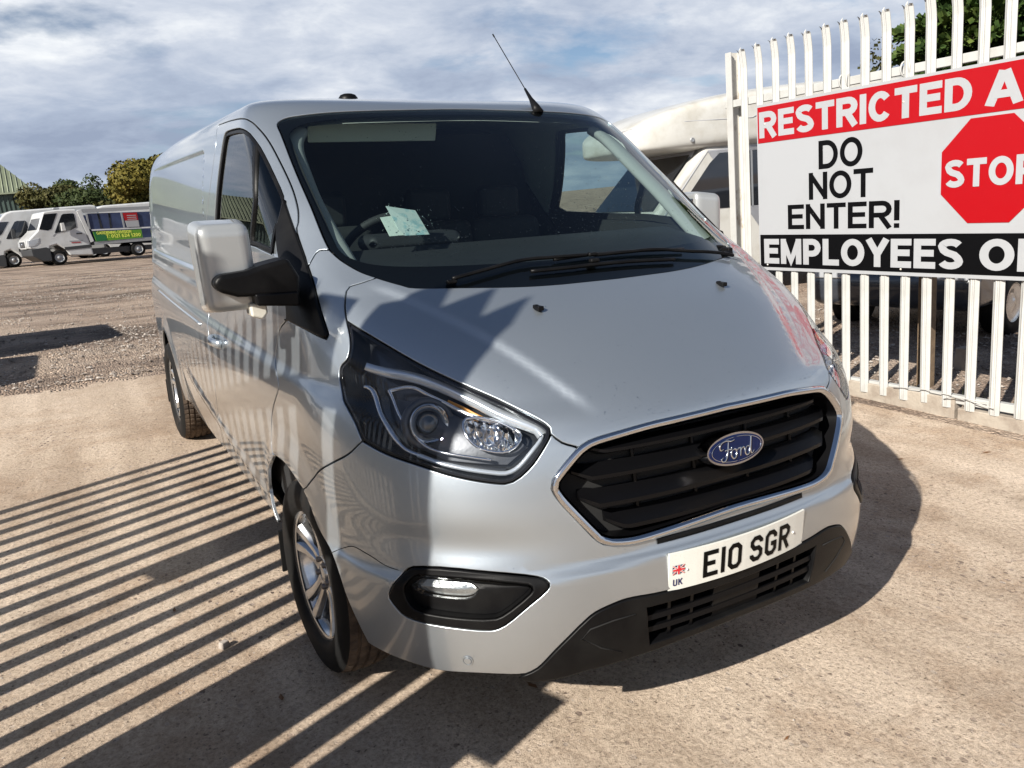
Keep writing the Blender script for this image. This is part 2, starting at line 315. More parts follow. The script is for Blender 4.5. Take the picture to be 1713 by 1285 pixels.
T0=table()
T,_N=displace(T0)
CV={
'ws_edge':[[14.9,318.4],[77.6,314.7],[118.3,311.4],[147.2,307.1],[158.8,304.1],[165.1,298.9],[163.5,289.8],[161.2,278.6],[157.9,260.0],[156.2,244.4],[156.6,228.0],[156.2,220.4]],
'ws_bot':[[156.2,220.4],[151.8,214.6],[143.7,208.3],[135.1,204.1],[123.3,199.2],[116.7,197.1],[93.5,195.2],[66.9,192.7],[51.4,191.6],[37.0,191.0]],
'hoodseam':[[135.1,204.1],[144.3,201.7],[151.8,199.8],[154.3,197.6],[156.9,192.3],[158.4,187.6],[159.2,181.9]],
'hl_up':[[159.2,181.9],[143.8,170.0],[127.1,157.3],[111.4,146.9],[96.6,137.2],[85.7,128.0],[80.4,122.4],[79.2,120.2],[79.2,117.9]],
'hl_lo':[[79.2,117.9],[80.1,115.5],[84.4,109.3],[88.5,104.4],[93.5,100.3],[96.7,98.6],[99.9,97.9],[108.6,99.0],[120.5,101.4],[132.9,104.8],[146.8,108.1],[158.9,112.3]],
'hl_out':[[158.9,112.3],[162.3,121.4],[167.0,128.7],[169.7,132.4],[172.7,142.1],[172.4,149.6],[169.7,154.1],[165.6,157.6],[161.9,164.2],[160.0,171.5],[159.2,181.9]],
'hg':[[79.2,117.9],[75.7,113.1],[69.6,110.7],[65.3,112.2]],
'ring':[[5.6,117.4],[26.4,116.9],[40.5,116.2],[59.0,113.7],[65.3,112.2],[69.8,109.7],[76.1,103.9],[81.6,98.2],[82.6,95.0],[80.6,90.6],[74.8,83.5],[67.6,75.5],[62.6,73.4],[52.5,72.4],[38.5,73.0],[23.4,73.8],[8.1,74.4]],
'ringin':[[6.3,115.4],[41.0,114.2],[59.3,112.1],[63.2,110.8],[67.7,108.1],[76.7,98.4],[77.7,95.2],[75.9,90.8],[70.0,83.4],[63.7,76.5],[60.1,74.9],[52.3,74.3],[38.3,74.9],[23.2,75.7],[8.0,76.4]],
'fog':[[158.6,55.1],[155.2,59.1],[151.0,62.8],[147.9,65.5],[143.2,67.3],[128.5,68.4],[109.4,67.5],[94.5,66.1],[90.7,65.2],[89.4,63.4],[91.3,61.2],[100.1,56.1],[108.3,51.1],[112.6,49.3],[116.5,48.8],[132.1,49.1],[145.3,49.1],[152.3,49.8],[156.0,52.3]],
'fogin':[[148.8,59.7],[144.9,63.6],[140.9,64.7],[116.8,65.2],[98.5,64.0],[96.0,62.8],[98.1,60.5],[108.5,54.4],[113.4,52.8],[128.8,52.8],[144.1,52.9],[147.9,55.1]],
'foglamp':[[145.3,62.1],[142.2,63.7],[124.1,64.1],[120.5,63.7],[118.7,62.3],[120.3,60.2],[123.6,59.2],[132.1,58.9],[142.3,59.1],[145.0,60.1]],
'fogbezel_inner':[[124.9,58.5],[103.0,64.1],[105.7,59.9],[111.6,55.6],[116.6,54.3]],
'valance':[[8.6,53.2],[41.5,53.8],[56.1,54.5],[63.2,54.1],[72.8,52.1],[78.7,49.1],[82.5,46.7],[90.9,40.8],[98.9,34.0],[104.0,31.5]],
'bumplow':[[107.7,31.3],[123.6,31.5],[140.9,30.1],[153.8,30.1],[160.7,29.8],[171.8,29.3],[182.8,28.5]],
'arch_f':[[182.8,28.5],[186.8,36.4],[190.9,46.2],[193.4,55.4],[197.3,60.8],[212.1,64.7],[219.3,71.5],[224.5,76.7],[233.0,78.7],[243.7,80.4],[255.6,79.3]],
'arch_r':[[255.6,79.3],[261.9,76.3],[279.6,63.2],[290.8,51.3],[287.4,44.1],[283.4,36.4]],
'seam_hl_arch':[[158.9,112.3],[169.3,104.2],[183.9,97.2],[204.4,88.2],[224.5,76.7]],
'seam_fog':[[197.3,60.8],[189.6,63.8],[179.4,66.9],[167.6,66.4],[159.0,64.9],[150.4,64.6]],
'door_f':[[255.6,79.3],[260.5,78.9],[263.3,81.5],[260.4,91.9],[252.4,103.3],[243.5,114.6],[239.8,121.6],[241.4,129.1],[246.5,138.3],[244.6,148.4],[238.5,162.5],[224.5,174.0]],
'tri':[[224.5,174.0],[196.7,172.7],[181.4,169.6],[177.9,169.1],[175.4,172.1],[175.0,179.6],[175.1,195.7],[175.4,211.6],[174.7,220.0],[174.4,229.1],[173.2,248.8],[187.3,235.1],[210.1,216.9],[236.6,210.2]],
'pillarseam':[[156.2,220.4],[163.0,220.2],[166.3,218.6],[175.4,211.6]],
'doorgap':[[175.4,211.6],[173.8,230.1],[169.5,235.9],[165.8,243.4],[164.6,253.9],[166.6,265.1],[171.0,277.4],[174.9,285.3],[179.2,291.8],[187.1,300.4],[195.0,305.2],[203.0,307.5],[221.7,309.8],[242.7,312.3],[267.4,313.9],[276.8,314.3]],
'Bline':[[276.8,314.3],[278.5,311.3],[280.4,293.1],[294.9,274.6],[315.5,255.2],[335.1,238.5],[359.8,208.7],[371.4,171.1],[374.0,138.4],[369.1,122.4],[372.4,101.7],[372.9,82.5],[381.9,61.3],[391.2,36.5]],
'sill':[[525.5,46.6],[454.0,36.5],[403.0,37.1],[376.5,35.9],[340.6,32.6],[310.6,29.3],[283.4,36.4]],
'win':[[307.2,243.0],[285.7,265.4],[269.9,281.8],[256.1,298.5],[251.3,300.7],[231.5,300.0],[210.1,297.6],[196.3,293.5],[188.4,286.2],[182.6,278.8],[177.0,266.3],[173.3,251.8],[175.4,246.7],[187.3,235.1],[210.1,216.9],[228.2,218.8],[243.1,221.2],[281.2,221.5],[326.9,223.7]],
'divider':[[189.8,284.4],[205.7,261.9],[239.7,232.3],[248.1,222.8]],
'rear_arch':[[599.5,109.9],[625.3,84.7],[624.5,66.9],[624.4,49.4]],
'plate':[[38.4,67.5],[40.7,54.5]],
'handle':[[351.9,120.0]],
'sensor':[[126.8,37.5]],
'jet':[[60.3,177.3]],
'fuel':[],
'gridL':[[50.3,50.0],[50.0,38.2]],
'valcorner':[[75.7,46.9],[63.1,38.9]],
'w_armL':[[-96.4,198.1],[-80.3,201.0],[-51.7,205.6],[-27.9,205.7],[-5.1,205.2]],
'w_armR':[[83.9,194.3],[69.2,200.1],[45.5,204.3],[23.7,204.6],[-2.7,204.6]],
'w_bladeL':[[-43.2,199.6],[-21.6,199.3],[-4.5,199.6],[21.5,199.1],[46.2,197.3]],
'w_bladeU':[[-27.6,206.1],[-3.9,206.4],[30.0,205.7],[66.0,203.7]],
'drl_top':[[156.5,155.9],[149.3,154.7],[141.7,153.7],[134.5,152.9],[125.3,150.1],[111.9,142.9],[97.3,133.0],[86.3,125.2],[82.9,121.5],[81.9,118.2]],
'drl_in':[[81.9,118.2],[83.3,115.3],[86.8,111.0],[91.5,105.6],[95.1,102.7],[99.2,101.3],[104.7,101.9],[114.0,103.4],[126.1,106.0],[134.5,108.8]],
'drl_out':[[160.3,142.3],[156.0,141.1],[150.5,128.0],[145.8,117.8],[140.1,110.9],[134.5,108.8]],
'inner_edge':[[145.9,143.0],[133.9,146.6],[124.9,141.9],[109.5,133.2],[101.5,130.3],[96.0,127.6]],
'mainr':[[112.0,130.2],[107.3,131.5],[101.4,130.6],[95.6,127.3],[90.6,121.9],[90.1,118.1],[92.9,113.4],[97.4,110.8],[102.7,111.3],[107.9,113.3],[111.4,117.5],[112.9,123.5]],
'proj':[[128.2,129.5]],
'refl':[[102.2,120.3]],
'washer2':[[126.8,37.5]],
'w_jet':[[-60.3,177.3],[62.2,177.6]],
'w_badge':[[1.7,98.0]],
'w_end':[[110.9,199.3]],
}
# ------------------------------------------------------------------ van body surface
NU = T.shape[1]-1
TF = np.concatenate([(T*np.array([-1, 1, 1]))[:, :0:-1], T], 1)   # signed u: -NU..NU
def fulln(P):
    du = np.gradient(P, axis=1); dv = np.gradient(P, axis=0); n = np.cross(du, dv)
    l = np.linalg.norm(n, axis=2, keepdims=True); l[l < 1e-12] = 1
    return n/l
NFUL = fulln(TF)
def ev(uv, off=0.0, A=None):
    uv = np.atleast_2d(np.array(uv, float)); u = np.clip(uv[:, 0]+NU, 0, 2*NU-1e-3); v = np.clip(uv[:, 1], 0, NV-1-1e-3)
    i = u.astype(int); j = v.astype(int); a = (u-i)[:, None]; b = (v-j)[:, None]
    def g(X): return X[j, i]*(1-a)*(1-b)+X[j, i+1]*a*(1-b)+X[j+1, i+1]*a*b+X[j+1, i]*(1-a)*b
    P = g(TF); N = g(NFUL); N /= np.linalg.norm(N, axis=1)[:, None]+1e-12
    return P+N*np.reshape(off, (-1, 1) if np.ndim(off) else (1, 1)), N
def crom(pts, n=4):
    """centripetal-ish Catmull-Rom through pts (open)"""
    P = np.array(pts, float)
    if len(P) < 3: return P
    E = np.concatenate([[2*P[0]-P[1]], P, [2*P[-1]-P[-2]]]); out = []
    for i in range(1, len(E)-2):
        p0, p1, p2, p3 = E[i-1:i+3]
        k = max(1, int(min(n, np.linalg.norm(p2-p1)/2)))
        for t in np.arange(k)/k:
            out.append(.5*((2*p1)+(-p0+p2)*t+(2*p0-5*p1+4*p2-p3)*t*t+(-p0+3*p1-3*p2+p3)*t**3))
    out.append(P[-1]); return np.array(out)
def path(*segs):
    """join smooth segments with corners"""
    out = []
    for s_ in segs:
        c = crom(s_)
        if out and np.allclose(out[-1], c[0], atol=1.0): c = c[1:]
        out += [tuple(p) for p in c]
    if np.allclose(out[0], out[-1], atol=.5): out = out[:-1]
    return out
def smooth_loop(pts, it=1):
    P = np.array(pts, float)
    for _ in range(it): P = np.concatenate([[.75*P[i]+.25*P[(i+1) % len(P)], .25*P[i]+.75*P[(i+1) % len(P)]] for i in range(len(P))])
    return [tuple(p) for p in P]
def mir(p): return [(-a, b) for a, b in p]
def area(p):
    p = np.array(p); x, y = p[:, 0], p[:, 1]; return .5*np.sum(x*np.roll(y, -1)-np.roll(x, -1)*y)
def inpoly(pts, poly):
    poly = np.array(poly); x, y = pts[:, 0], pts[:, 1]; c = np.zeros(len(pts), bool); a = poly; b = np.roll(poly, -1, 0)
    for (x1, y1), (x2, y2) in zip(a, b):
        if y1 == y2: continue
        m = ((y1 > y) != (y2 > y)) & (x < (x2-x1)*(y-y1)/(y2-y1)+x1); c ^= m
    return c
def distpoly(pts, poly):
    a = np.array(poly); b = np.roll(a, -1, 0); d = np.full(len(pts), 1e9)
    for p, q in zip(a, b):
        e = q-p; L2 = e@e+1e-12; t = np.clip(((pts-p)@e)/L2, 0, 1); d = np.minimum(d, np.linalg.norm(pts-p-t[:, None]*e, axis=1))
    return d
def offset_loop(loop, dist):
    """shift loop towards the left of travel by dist metres, measured on the body"""
    P = np.array(loop, float); n = len(P); e = .5
    X, N = ev(P); Su = (ev(P+[e, 0])[0]-ev(P-[e, 0])[0])/(2*e); Sv = (ev(P+[0, e])[0]-ev(P-[0, e])[0])/(2*e)
    t1 = X-np.roll(X, 1, 0); t2 = np.roll(X, -1, 0)-X
    t1 /= np.linalg.norm(t1, axis=1)[:, None]+1e-9; t2 /= np.linalg.norm(t2, axis=1)[:, None]+1e-9
    l1 = np.cross(N, t1); l2 = np.cross(N, t2); li = l1+l2; ln = np.linalg.norm(li, axis=1)[:, None]; li = li/np.maximum(ln, .6)*np.minimum(2/np.maximum(ln, .6), 1.6)/1.0
    out = []
    for k in range(n):
        A = np.stack([Su[k], Sv[k]], 1); d = np.linalg.lstsq(A, li[k]*dist, rcond=None)[0]; out.append(P[k]+np.clip(d, -6, 6))
    return [tuple(p) for p in out]
def densify(loop, mx=4.0):
    out = []
    for i in range(len(loop)):
        a = np.array(loop[i]); b = np.array(loop[(i+1) % len(loop)]); k = max(1, int(np.ceil(np.linalg.norm(b-a)/mx)))
        for t in range(k): out.append(tuple(a+(b-a)*t/k))
    return out
def clean(loop, eps=.35):
    out = [loop[0]]
    for p in loop[1:]:
        if np.hypot(p[0]-out[-1][0], p[1]-out[-1][1]) > eps: out.append(p)
    if np.hypot(out[0][0]-out[-1][0], out[0][1]-out[-1][1]) < eps: out.pop()
    return out
def panel(name, outline, m, parent, holes=(), off=0.0, t=.012, gap=.0022, rim=.0025, step=(3, 2), mx=4.0, flip=False):
    ol = clean(outline)
    if area(ol) < 0: ol = ol[::-1]
    hs = []
    for h in holes:
        h = clean(h); hs.append(h[::-1] if area(h) > 0 else h)
    loops = [clean(densify(offset_loop(densify(l, mx), gap+rim), mx)) for l in [ol]+hs]
    pts = np.array([p for l in loops for p in l])
    lo, hi = pts.min(0), pts.max(0)
    gu = np.arange(math.floor(lo[0]/step[0])*step[0], hi[0]+step[0], step[0]); gv = np.arange(math.floor(lo[1]/step[1])*step[1], hi[1]+step[1], step[1])
    G = np.stack(np.meshgrid(gu, gv), -1).reshape(-1, 2).astype(float)
    k = inpoly(G, loops[0])
    for h in loops[1:]: k &= ~inpoly(G, h)
    G = G[k]
    if len(G):
        d = np.full(len(G), 1e9)
        for l in loops: d = np.minimum(d, distpoly(G, l))
        G = G[d > min(step)*.55]
    edges = []; b = 0
    for l in loops:
        n = len(l); edges += [(b+i, b+(i+1) % n) for i in range(n)]; b += n
    allp = np.concatenate([pts, G]) if len(G) else pts
    vo, eo, fo, ov, oe, of = delaunay_2d_cdt([Vector(p) for p in allp.tolist()], edges, [], 0, 1e-5)
    V = np.array([tuple(p) for p in vo]); F = np.array([tuple(f) for f in fo if len(f) == 3])
    c = V[F].mean(1); k = inpoly(c, loops[0])
    for h in loops[1:]: k &= ~inpoly(c, h)
    F = F[k]; ar = (V[F[:, 1]]-V[F[:, 0]]); br = (V[F[:, 2]]-V[F[:, 0]]); sgn = ar[:, 0]*br[:, 1]-ar[:, 1]*br[:, 0]
    F = F[abs(sgn) > 1e-7]; sgn = sgn[abs(sgn) > 1e-7]; F[sgn < 0] = F[sgn < 0][:, ::-1]
    P, N = ev(V, off)
    verts = list(map(tuple, P)); nrm = list(map(tuple, N)); faces = [tuple(int(i) for i in f) for f in F]
    if t > 0:
        inv = {}
        for i, o_ in enumerate(ov):
            for q in o_: inv.setdefault(q, i)
        b = 0
        for l in loops:
            n = len(l); idx = [inv.get(b+i) for i in range(n)]; b += n
            if any(i is None for i in idx): continue
            X = P[idx]; NN = N[idx]; tt = np.roll(X, -1, 0)-np.roll(X, 1, 0); tt /= np.linalg.norm(tt, axis=1)[:, None]+1e-9
            Lo = np.cross(tt, NN); b0 = len(verts)
            for q, dn, nn in ((X+Lo*rim*.7-NN*rim*.3, 0, NN+Lo), (X+Lo*rim-NN*rim, 0, Lo), (X+Lo*rim-NN*t, 0, Lo)):
                nn = nn/(np.linalg.norm(nn, axis=1)[:, None]+1e-9); verts += list(map(tuple, q)); nrm += list(map(tuple, nn))
            rings = [idx]+[[b0+r*n+i for i in range(n)] for r in range(3)]
            for r in range(3):
                A, B = rings[r], rings[r+1]
                for i in range(n): j = (i+1) % n; faces.append((A[i], B[i], B[j], A[j]))
    me = bpy.data.meshes.new(name); me.from_pydata(verts, [], faces); me.materials.append(m)
    me.polygons.foreach_set('use_smooth', [True]*len(me.polygons))
    me.normals_split_custom_set_from_vertices([tuple(map(float, n)) for n in nrm])
    o = bpy.data.objects.new(name, me); return link(o, parent)
def ribbon(mb, uvs, w, off, thick=.004, closed=False, side=None):
    """flat strip of width w along a uv path, lying off above/below the body, with thickness"""
    P = np.array(uvs, float); X, N = ev(P, off); n = len(P)
    t = (np.roll(X, -1, 0)-np.roll(X, 1, 0)) if closed else np.gradient(X, axis=0)
    t /= np.linalg.norm(t, axis=1)[:, None]+1e-9; l = np.cross(N, t); w = np.broadcast_to(w, n)[:, None]
    v = np.concatenate([X+l*w/2-N*thick, X+l*w/2*.8, X-l*w/2*.8, X-l*w/2-N*thick]); f = []
    m = n if closed else n-1
    for i in range(m):
        j = (i+1) % n
        for a in range(3): f.append((a*n+i, a*n+j, (a+1)*n+j, (a+1)*n+i))
    mb.add(v, f, True); return mb
def uvtube(mb, uvs, r, off, n=8, closed=False):
    X, N = ev(np.array(uvs, float), off); mb.tube(X, r, n); return mb
VAN = empty('panel_van', 'silver long-wheelbase panel van with clear water drops, parked in front of the white fence', 'van', mw=MW)
c = CV
# left = image left half (negative signed u); lists in CV are magnitudes
ws_half = path(c['ws_edge'], c['ws_bot'])            # top centre -> edge -> bottom centre
ws_loop = [(0, 318.6)]+ws_half+[(0, 190.5)]
ws_full = [(-a, b) for a, b in ws_loop]+[(a, b) for a, b in ws_loop[::-1][1:-1]]
# ---- windscreen: glass with black printed border
def shrink(loop, d):
    l = clean(loop); l = l if area(l) > 0 else l[::-1]; return offset_loop(densify(l, 4), d)
def lerp_loop_inner(loop, d_fn): pass
panel('windscreen', ws_full, MT['glass'], VAN, off=-.003, t=.004, gap=.003, rim=.001, step=(5, 4))
inner = [( -a, b) for a, b in [(0, 311.5), (60, 309), (105, 306), (134, 302), (152, 296), (157.5, 287), (156.5, 272), (153.5, 255), (152, 240), (151, 226), (145, 217), (122, 211.5), (60, 209), (0, 208)]]
inner = crom(inner, 6); inner = [tuple(p) for p in inner]+[(-a, b) for a, b in [tuple(p) for p in inner][::-1][1:-1]]
panel('windscreen_border', ws_full, MT['frit'], VAN, holes=[inner], off=-.0085, t=.002, gap=.003, rim=.001, step=(5, 4))
# ---- bonnet
hood_half = [(0, 117.6)]+path(c['ring'][:5][0:1]+c['ring'][1:5], [(65.3, 112.2), (69.8, 110.0)], [(69.8, 110.0), (75.7, 112.9), (79.4, 117.5)], c['hl_up'][::-1], c['hoodseam'][::-1], [(135.3, 204.1)]+c['ws_bot'][4:])+[(0, 190.5)]
hood_full = [(-a, b) for a, b in hood_half]+[(a, b) for a, b in hood_half[::-1][1:-1]]
hood_full = shrink(hood_full, 0)
panel('bonnet', hood_full, MT['paint'], VAN)
# ---- bumper (silver) : grille opening bounds it above, valance below
ring_low = c['ring'][5:]
fog = smooth_loop(c['fog'], 1)
bump_half = [(0, 74.6)]+path(ring_low[::-1], [(69.8, 110.0), (75.7, 112.9), (79.4, 117.5)], c['hl_lo'], c['seam_hl_arch'], c['arch_f'][:8][::-1], c['bumplow'][::-1], c['valance'][::-1])+[(0, 53)]
bump_full = [(-a, b) for a, b in bump_half]+[(a, b) for a, b in bump_half[::-1][1:-1]]
panel('bumper', bump_full, MT['paint'], VAN, holes=[mir(fog), fog])
# ---- wings, doors, shell
wing = path(c['hoodseam'], c['hl_out'][::-1], c['seam_hl_arch'], c['arch_f'][7:], c['door_f'], c['tri'][:8], c['pillarseam'][::-1], c['ws_bot'][:4])
door = path(c['door_f'][::-1], c['arch_r'], [(283.4, 36.4), (310.6, 34), (340.6, 34), (391.2, 35)], c['Bline'][::-1], c['doorgap'][::-1], c['tri'][:8][::-1])
win = smooth_loop(c['win'], 1)
for sgn in (-1, 1):
    f = mir if sgn < 0 else (lambda p: p)
    panel('front_wing', f(wing), MT['paint'], VAN)
    d = panel('front_door', f(door), MT['paint'], VAN, holes=[f(win)], step=(4, 2), mx=5, gap=.003)
    wi = shrink(win, .015)
    panel('window_seal', f(win), MT['black'], d, holes=[f(wi)], off=-.006, t=.012, gap=.0005, rim=.002)
    panel('window_glass', f(shrink(win, .007)), MT['sglass'], d, off=-.013, t=.004, gap=0, rim=.001, step=(5, 4))
    mb = MB(); ribbon(mb, f([tuple(p) for p in crom(c['divider'], 5)]), .035, -.006, .012); mb.build('window_divider', MT['black'], d)
# rear arch as a circle in side view mapped on uv: find u,v of body points closest to circle
def uv_at(y, z, side=1):
    X = T[:, 220:640]; d = np.hypot(X[..., 1]-y, X[..., 2]-z); j, i = np.unravel_index(d.argmin(), d.shape); return (i+220., float(j))
rarch = [uv_at(YR+.42*math.cos(t), .335+.42*math.sin(t)) for t in np.linspace(rad(2), rad(178), 26)]
shell_half = [(0, 318.6)]+path(c['ws_edge'], c['pillarseam'], c['doorgap'], c['Bline'], [(391.2, 35), (420, 33), (rarch[-1][0]-3, 32)], rarch[::-1], [(rarch[0][0]+3, 32), (640, 30), (700, 30)])
TOPV = 418.5
shell = [(a, b) for a, b in shell_half]+[(700, TOPV), (0, TOPV)]
for sgn in (-1, 1):
    f = mir if sgn < 0 else (lambda p: p)
    if sgn < 0: pass
shell_full = [(-a, b) for a, b in shell_half]+[(-699.5, TOPV)]+[(699.5, TOPV)]+[(a, b) for a, b in shell_half[::-1][:-1]]
panel('body_shell', shell_full, MT['paint'], VAN, step=(6, 2.5), mx=6)
# gap cover strips: dark under-structure behind panel gaps, with the openings left free
def grow(loop, d):
    l = clean(loop); l = l if area(l) > 0 else l[::-1]; return offset_loop(densify(l, 4), -d)
und_front = [(0, 60), (-195, 60), (-200, 100), (-190, 196), (-150, 200), (-120, 190), (0, 184)]
und_front = und_front+[(-a, b) for a, b in und_front[::-1][1:-1]]
panel('front_structure', und_front, MT['dark'], VAN, off=-.105, t=0, gap=0, rim=0, step=(8, 6))
for sgn in (-1, 1):
    f = mir if sgn < 0 else (lambda p: p)
    # seam backing along every body gap
    mb = MB()
    for seg in (c['seam_hl_arch'], c['door_f'], c['Bline'], c['doorgap'], c['pillarseam'], c['tri'][:8], c['hoodseam'], c['ws_edge'][2:], c['ws_bot'][:9]):
        ribbon(mb, f([tuple(p) for p in crom(seg, 5)]), .05, -.022, .001)
    ribbon(mb, f([tuple(p) for p in crom(win and c['win']+c['win'][:1], 4)]), .03, -.024, .001)
    mb.build('seam_backing', MT['dark'], VAN)
# ---- inner lining of the cab (pale pillar trim) and load bay
def trim(name, loop, holes=(), m='trimgrey', off=-.05):
    return panel(name, loop, MT[m], VAN, holes=holes, off=off, t=.0, gap=0, rim=0, step=(8, 5), mx=6)
winh = grow(win, .015); wsh = [(-a, b) for a, b in ws_loop]; wsh = ws_full
MT['pillar'] = mat('pillar_trim', (.27, .28, .27), .85)
line = [(-330, 226), (-330, 385), (330, 385), (330, 226), (190, 222), (172, 205), (150, 203), (-150, 203), (-172, 205), (-190, 222)]
trim('cab_lining', line, holes=[grow(ws_full, .0), mir(winh), winh])
trim('bay_lining', [(330.5, 20), (330.5, 416), (699, 416), (699, 20)], m='interior')
trim('bay_lining', [(-330.5, 20), (-330.5, 416), (-699, 416), (-699, 20)], m='interior')
trim('door_lining', [(171, 50), (171, 204.5), (190, 221.5), (329, 225.5), (329, 50)], holes=[winh], m='interior')
trim('door_lining', [(-171, 50), (-171, 204.5), (-190, 221.5), (-329, 225.5), (-329, 50)], holes=[mir(winh)], m='interior')
for sgn in (-1, 1):
    mb = MB(); P = crom([(sgn*146, 209), (sgn*150, 222), (sgn*154, 245), (sgn*157, 270), (sgn*158, 290), (sgn*150, 306)], 8); X, N = ev(P, -.062); mb.tube(X, [.040]*len(X), 12, flat=.6); mb.build('pillar_trim', MT['pillar'], VAN)
# ---- black mirror triangle on the door
tri = path(c['tri'][:8], c['tri'][7:11], c['tri'][10:13], [(187.4, 235.1), (196, 225), (214, 190), (222.1, 174.9)])
def mirror(side):
    f = mir if side < 0 else (lambda p: p)
    g = panel('mirror_base', f(tri), MT['black'], VAN, off=.010, t=.022, gap=0, rim=.006)
    M_ = empty_part('door_mirror', VAN); s_ = side
    if side < 0: M_.location = (-.955, -.04, 1.36)
    else: M_.location = (.985, .07, 1.36); M_.rotation_euler = (0, 0, rad(74))
    # local frame: x points outward from the van
    hb = bmesh.new(); bmesh.ops.create_cube(hb, size=1)
    for v in hb.verts:
        x, y, z = v.co; xx = .167+x*.172-(.012 if z < 0 else 0); yy = .03+y*.135; zz = .038+z*.284
        if y < 0: xx = .167+(xx-.167)*.86; zz = .036+(zz-.036)*.88
        v.co = (xx*s_, yy, zz)
    bmesh.ops.recalc_face_normals(hb, faces=hb.faces[:]); bmesh.ops.bevel(hb, geom=hb.edges[:], offset=.036, offset_type='OFFSET', segments=5, profile=.6, affect='EDGES', clamp_overlap=True); bmesh.ops.recalc_face_normals(hb, faces=hb.faces[:])
    me = bpy.data.meshes.new('mirror_housing'); hb.to_mesh(me); hb.free(); me.materials.append(MT['paint2']); me.polygons.foreach_set('use_smooth', [True]*len(me.polygons))
    o = link(bpy.data.objects.new('mirror_housing', me), M_); o.modifiers.new('w', 'WEIGHTED_NORMAL')
    X = lambda v: v*s_
    mb = MB(); mb.box((X(.167), .097, .048), (.13, .008, .20)); mb.build('mirror_glass', MT['chrome'], M_, bevel=.003)
    if side > 0:
        mb = MB(); mb.box((.03, .02, -.02), (.06, .05, .06)); mb.build('mirror_arm', MT['black'], M_, bevel=.015); return
    mb = MB(); poly = [(.222, .002), (.203, .024), (.125, .030), (.075, .044), (.0, .058), (-.03, .0), (-.025, -.062), (.065, -.050), (.155, -.044), (.208, -.024)]
    mb.prism([(X(a), b_) for a, b_ in poly], -.085, .03, axis=1); mb.build('mirror_arm', MT['black'], M_, bevel=.02, seg=4)
    mb = MB(); mb.prism([(X(a), b_) for a, b_ in [(.11, -.038), (-.02, -.042), (-.02, -.088), (.107, -.074)]], -.092, -.01, axis=1); mb.build('mirror_arm_cover', MT['black'], M_, bevel=.008, seg=3)
    mb = MB(); mb.prism([(X(a), b_) for a, b_ in [(.12, -.070), (.070, -.070), (.068, -.104), (.085, -.122), (.118, -.110)]], -.05, .02, axis=1); mb.build('indicator_lens', MT['lensclear'], M_, bevel=.008, seg=3)
def empty_part(name, parent):
    o = bpy.data.objects.new(name, None); o.empty_display_size = .1; link(o, parent); return o
MT['lensclear'] = mat('indicator_clear', (.62, .60, .52), .12, coat=1); 
mirror(-1); mirror(1)
# ------------------------------------------------------------------ grille
ringo = [(0, 117.6)]+path(c['ring'][:5], c['ring'][4:12], c['ring'][11:])+[(0, 74.5)]
ringi = [(0, 115.2)]+path(c['ringin'])+[(0, 76.6)]
def symm(h): return [(-a, b) for a, b in h]+[(a, b) for a, b in h[::-1][1:-1]]
RO, RI = symm(ringo), symm(ringi)
GR = empty_part('grille', VAN)
ringm = offset_loop(densify(clean(shrink(RO, .0)), 3), .007)
mb = MB(); ribbon(mb, ringm, .020, .007, .030, closed=True); mb.build('grille_surround', MT['chrome'], GR)
panel('grille_back', shrink(RO, .004), MT['dark'], GR, off=-.058, t=0, gap=0, rim=0, step=(6, 4))
mb = MB(); LR = offset_loop(densify(clean(shrink(RO, 0)), 3), .022)
X1, N1 = ev(LR, -.004); X2, N2 = ev(LR, -.058); n = len(X1); mb.add(np.concatenate([X1, X2]), [(i, (i+1) % n, n+(i+1) % n, n+i) for i in range(n)], True); mb.build('grille_frame', MT['grille'], GR)
# bars: profile (v offset, depth) swept along u, ends cut back
def bar(vc, umax, h=5.2, name='grille_bar', m='grille'):
    us = np.linspace(-umax, umax, 41); prof = [(-.5*h, -.050), (-.36*h, -.020), (-.32*h, -.013), (-.12*h, -.012), (-.05*h, -.0175), (.5*h, -.046), (.5*h, -.055)]
    mb = MB(); v = []; 
    for u in us:
        e = max(0, (abs(u)-(umax-7))/7.0)
        for dv, dp in prof: v.append(ev([(u, vc+dv*(1-.3*e)+2.2*e)], dp-.022*e)[0][0])
    m_ = len(prof); f = [(i*m_+k, (i+1)*m_+k, (i+1)*m_+k+1, i*m_+k+1) for i in range(len(us)-1) for k in range(m_-1)]
    f += [tuple(range(m_)), tuple(range((len(us)-1)*m_, len(us)*m_))[::-1]]
    mb.add(v, f); mb.build(name, MT[m], GR, auto=40)
for vc, um in ((108.2, 66), (98.2, 73), (88.2, 71), (79.6, 61)): bar(vc, um, 7.0)
for u in (-45, -15, 15, 45):
    mb = MB(); X, N = ev([(u, 76+i*4.) for i in range(10)], -.05); mb.tube(X, .006, 6); mb.build('grille_rib', MT['grille'], GR)
# lower dark slot under the ring
mb = MB(); ribbon(mb, [(-42+i*4., 71.4) for i in range(22)], .020, .003, .02); mb.build('grille_lower_slot', MT['black'], GR)
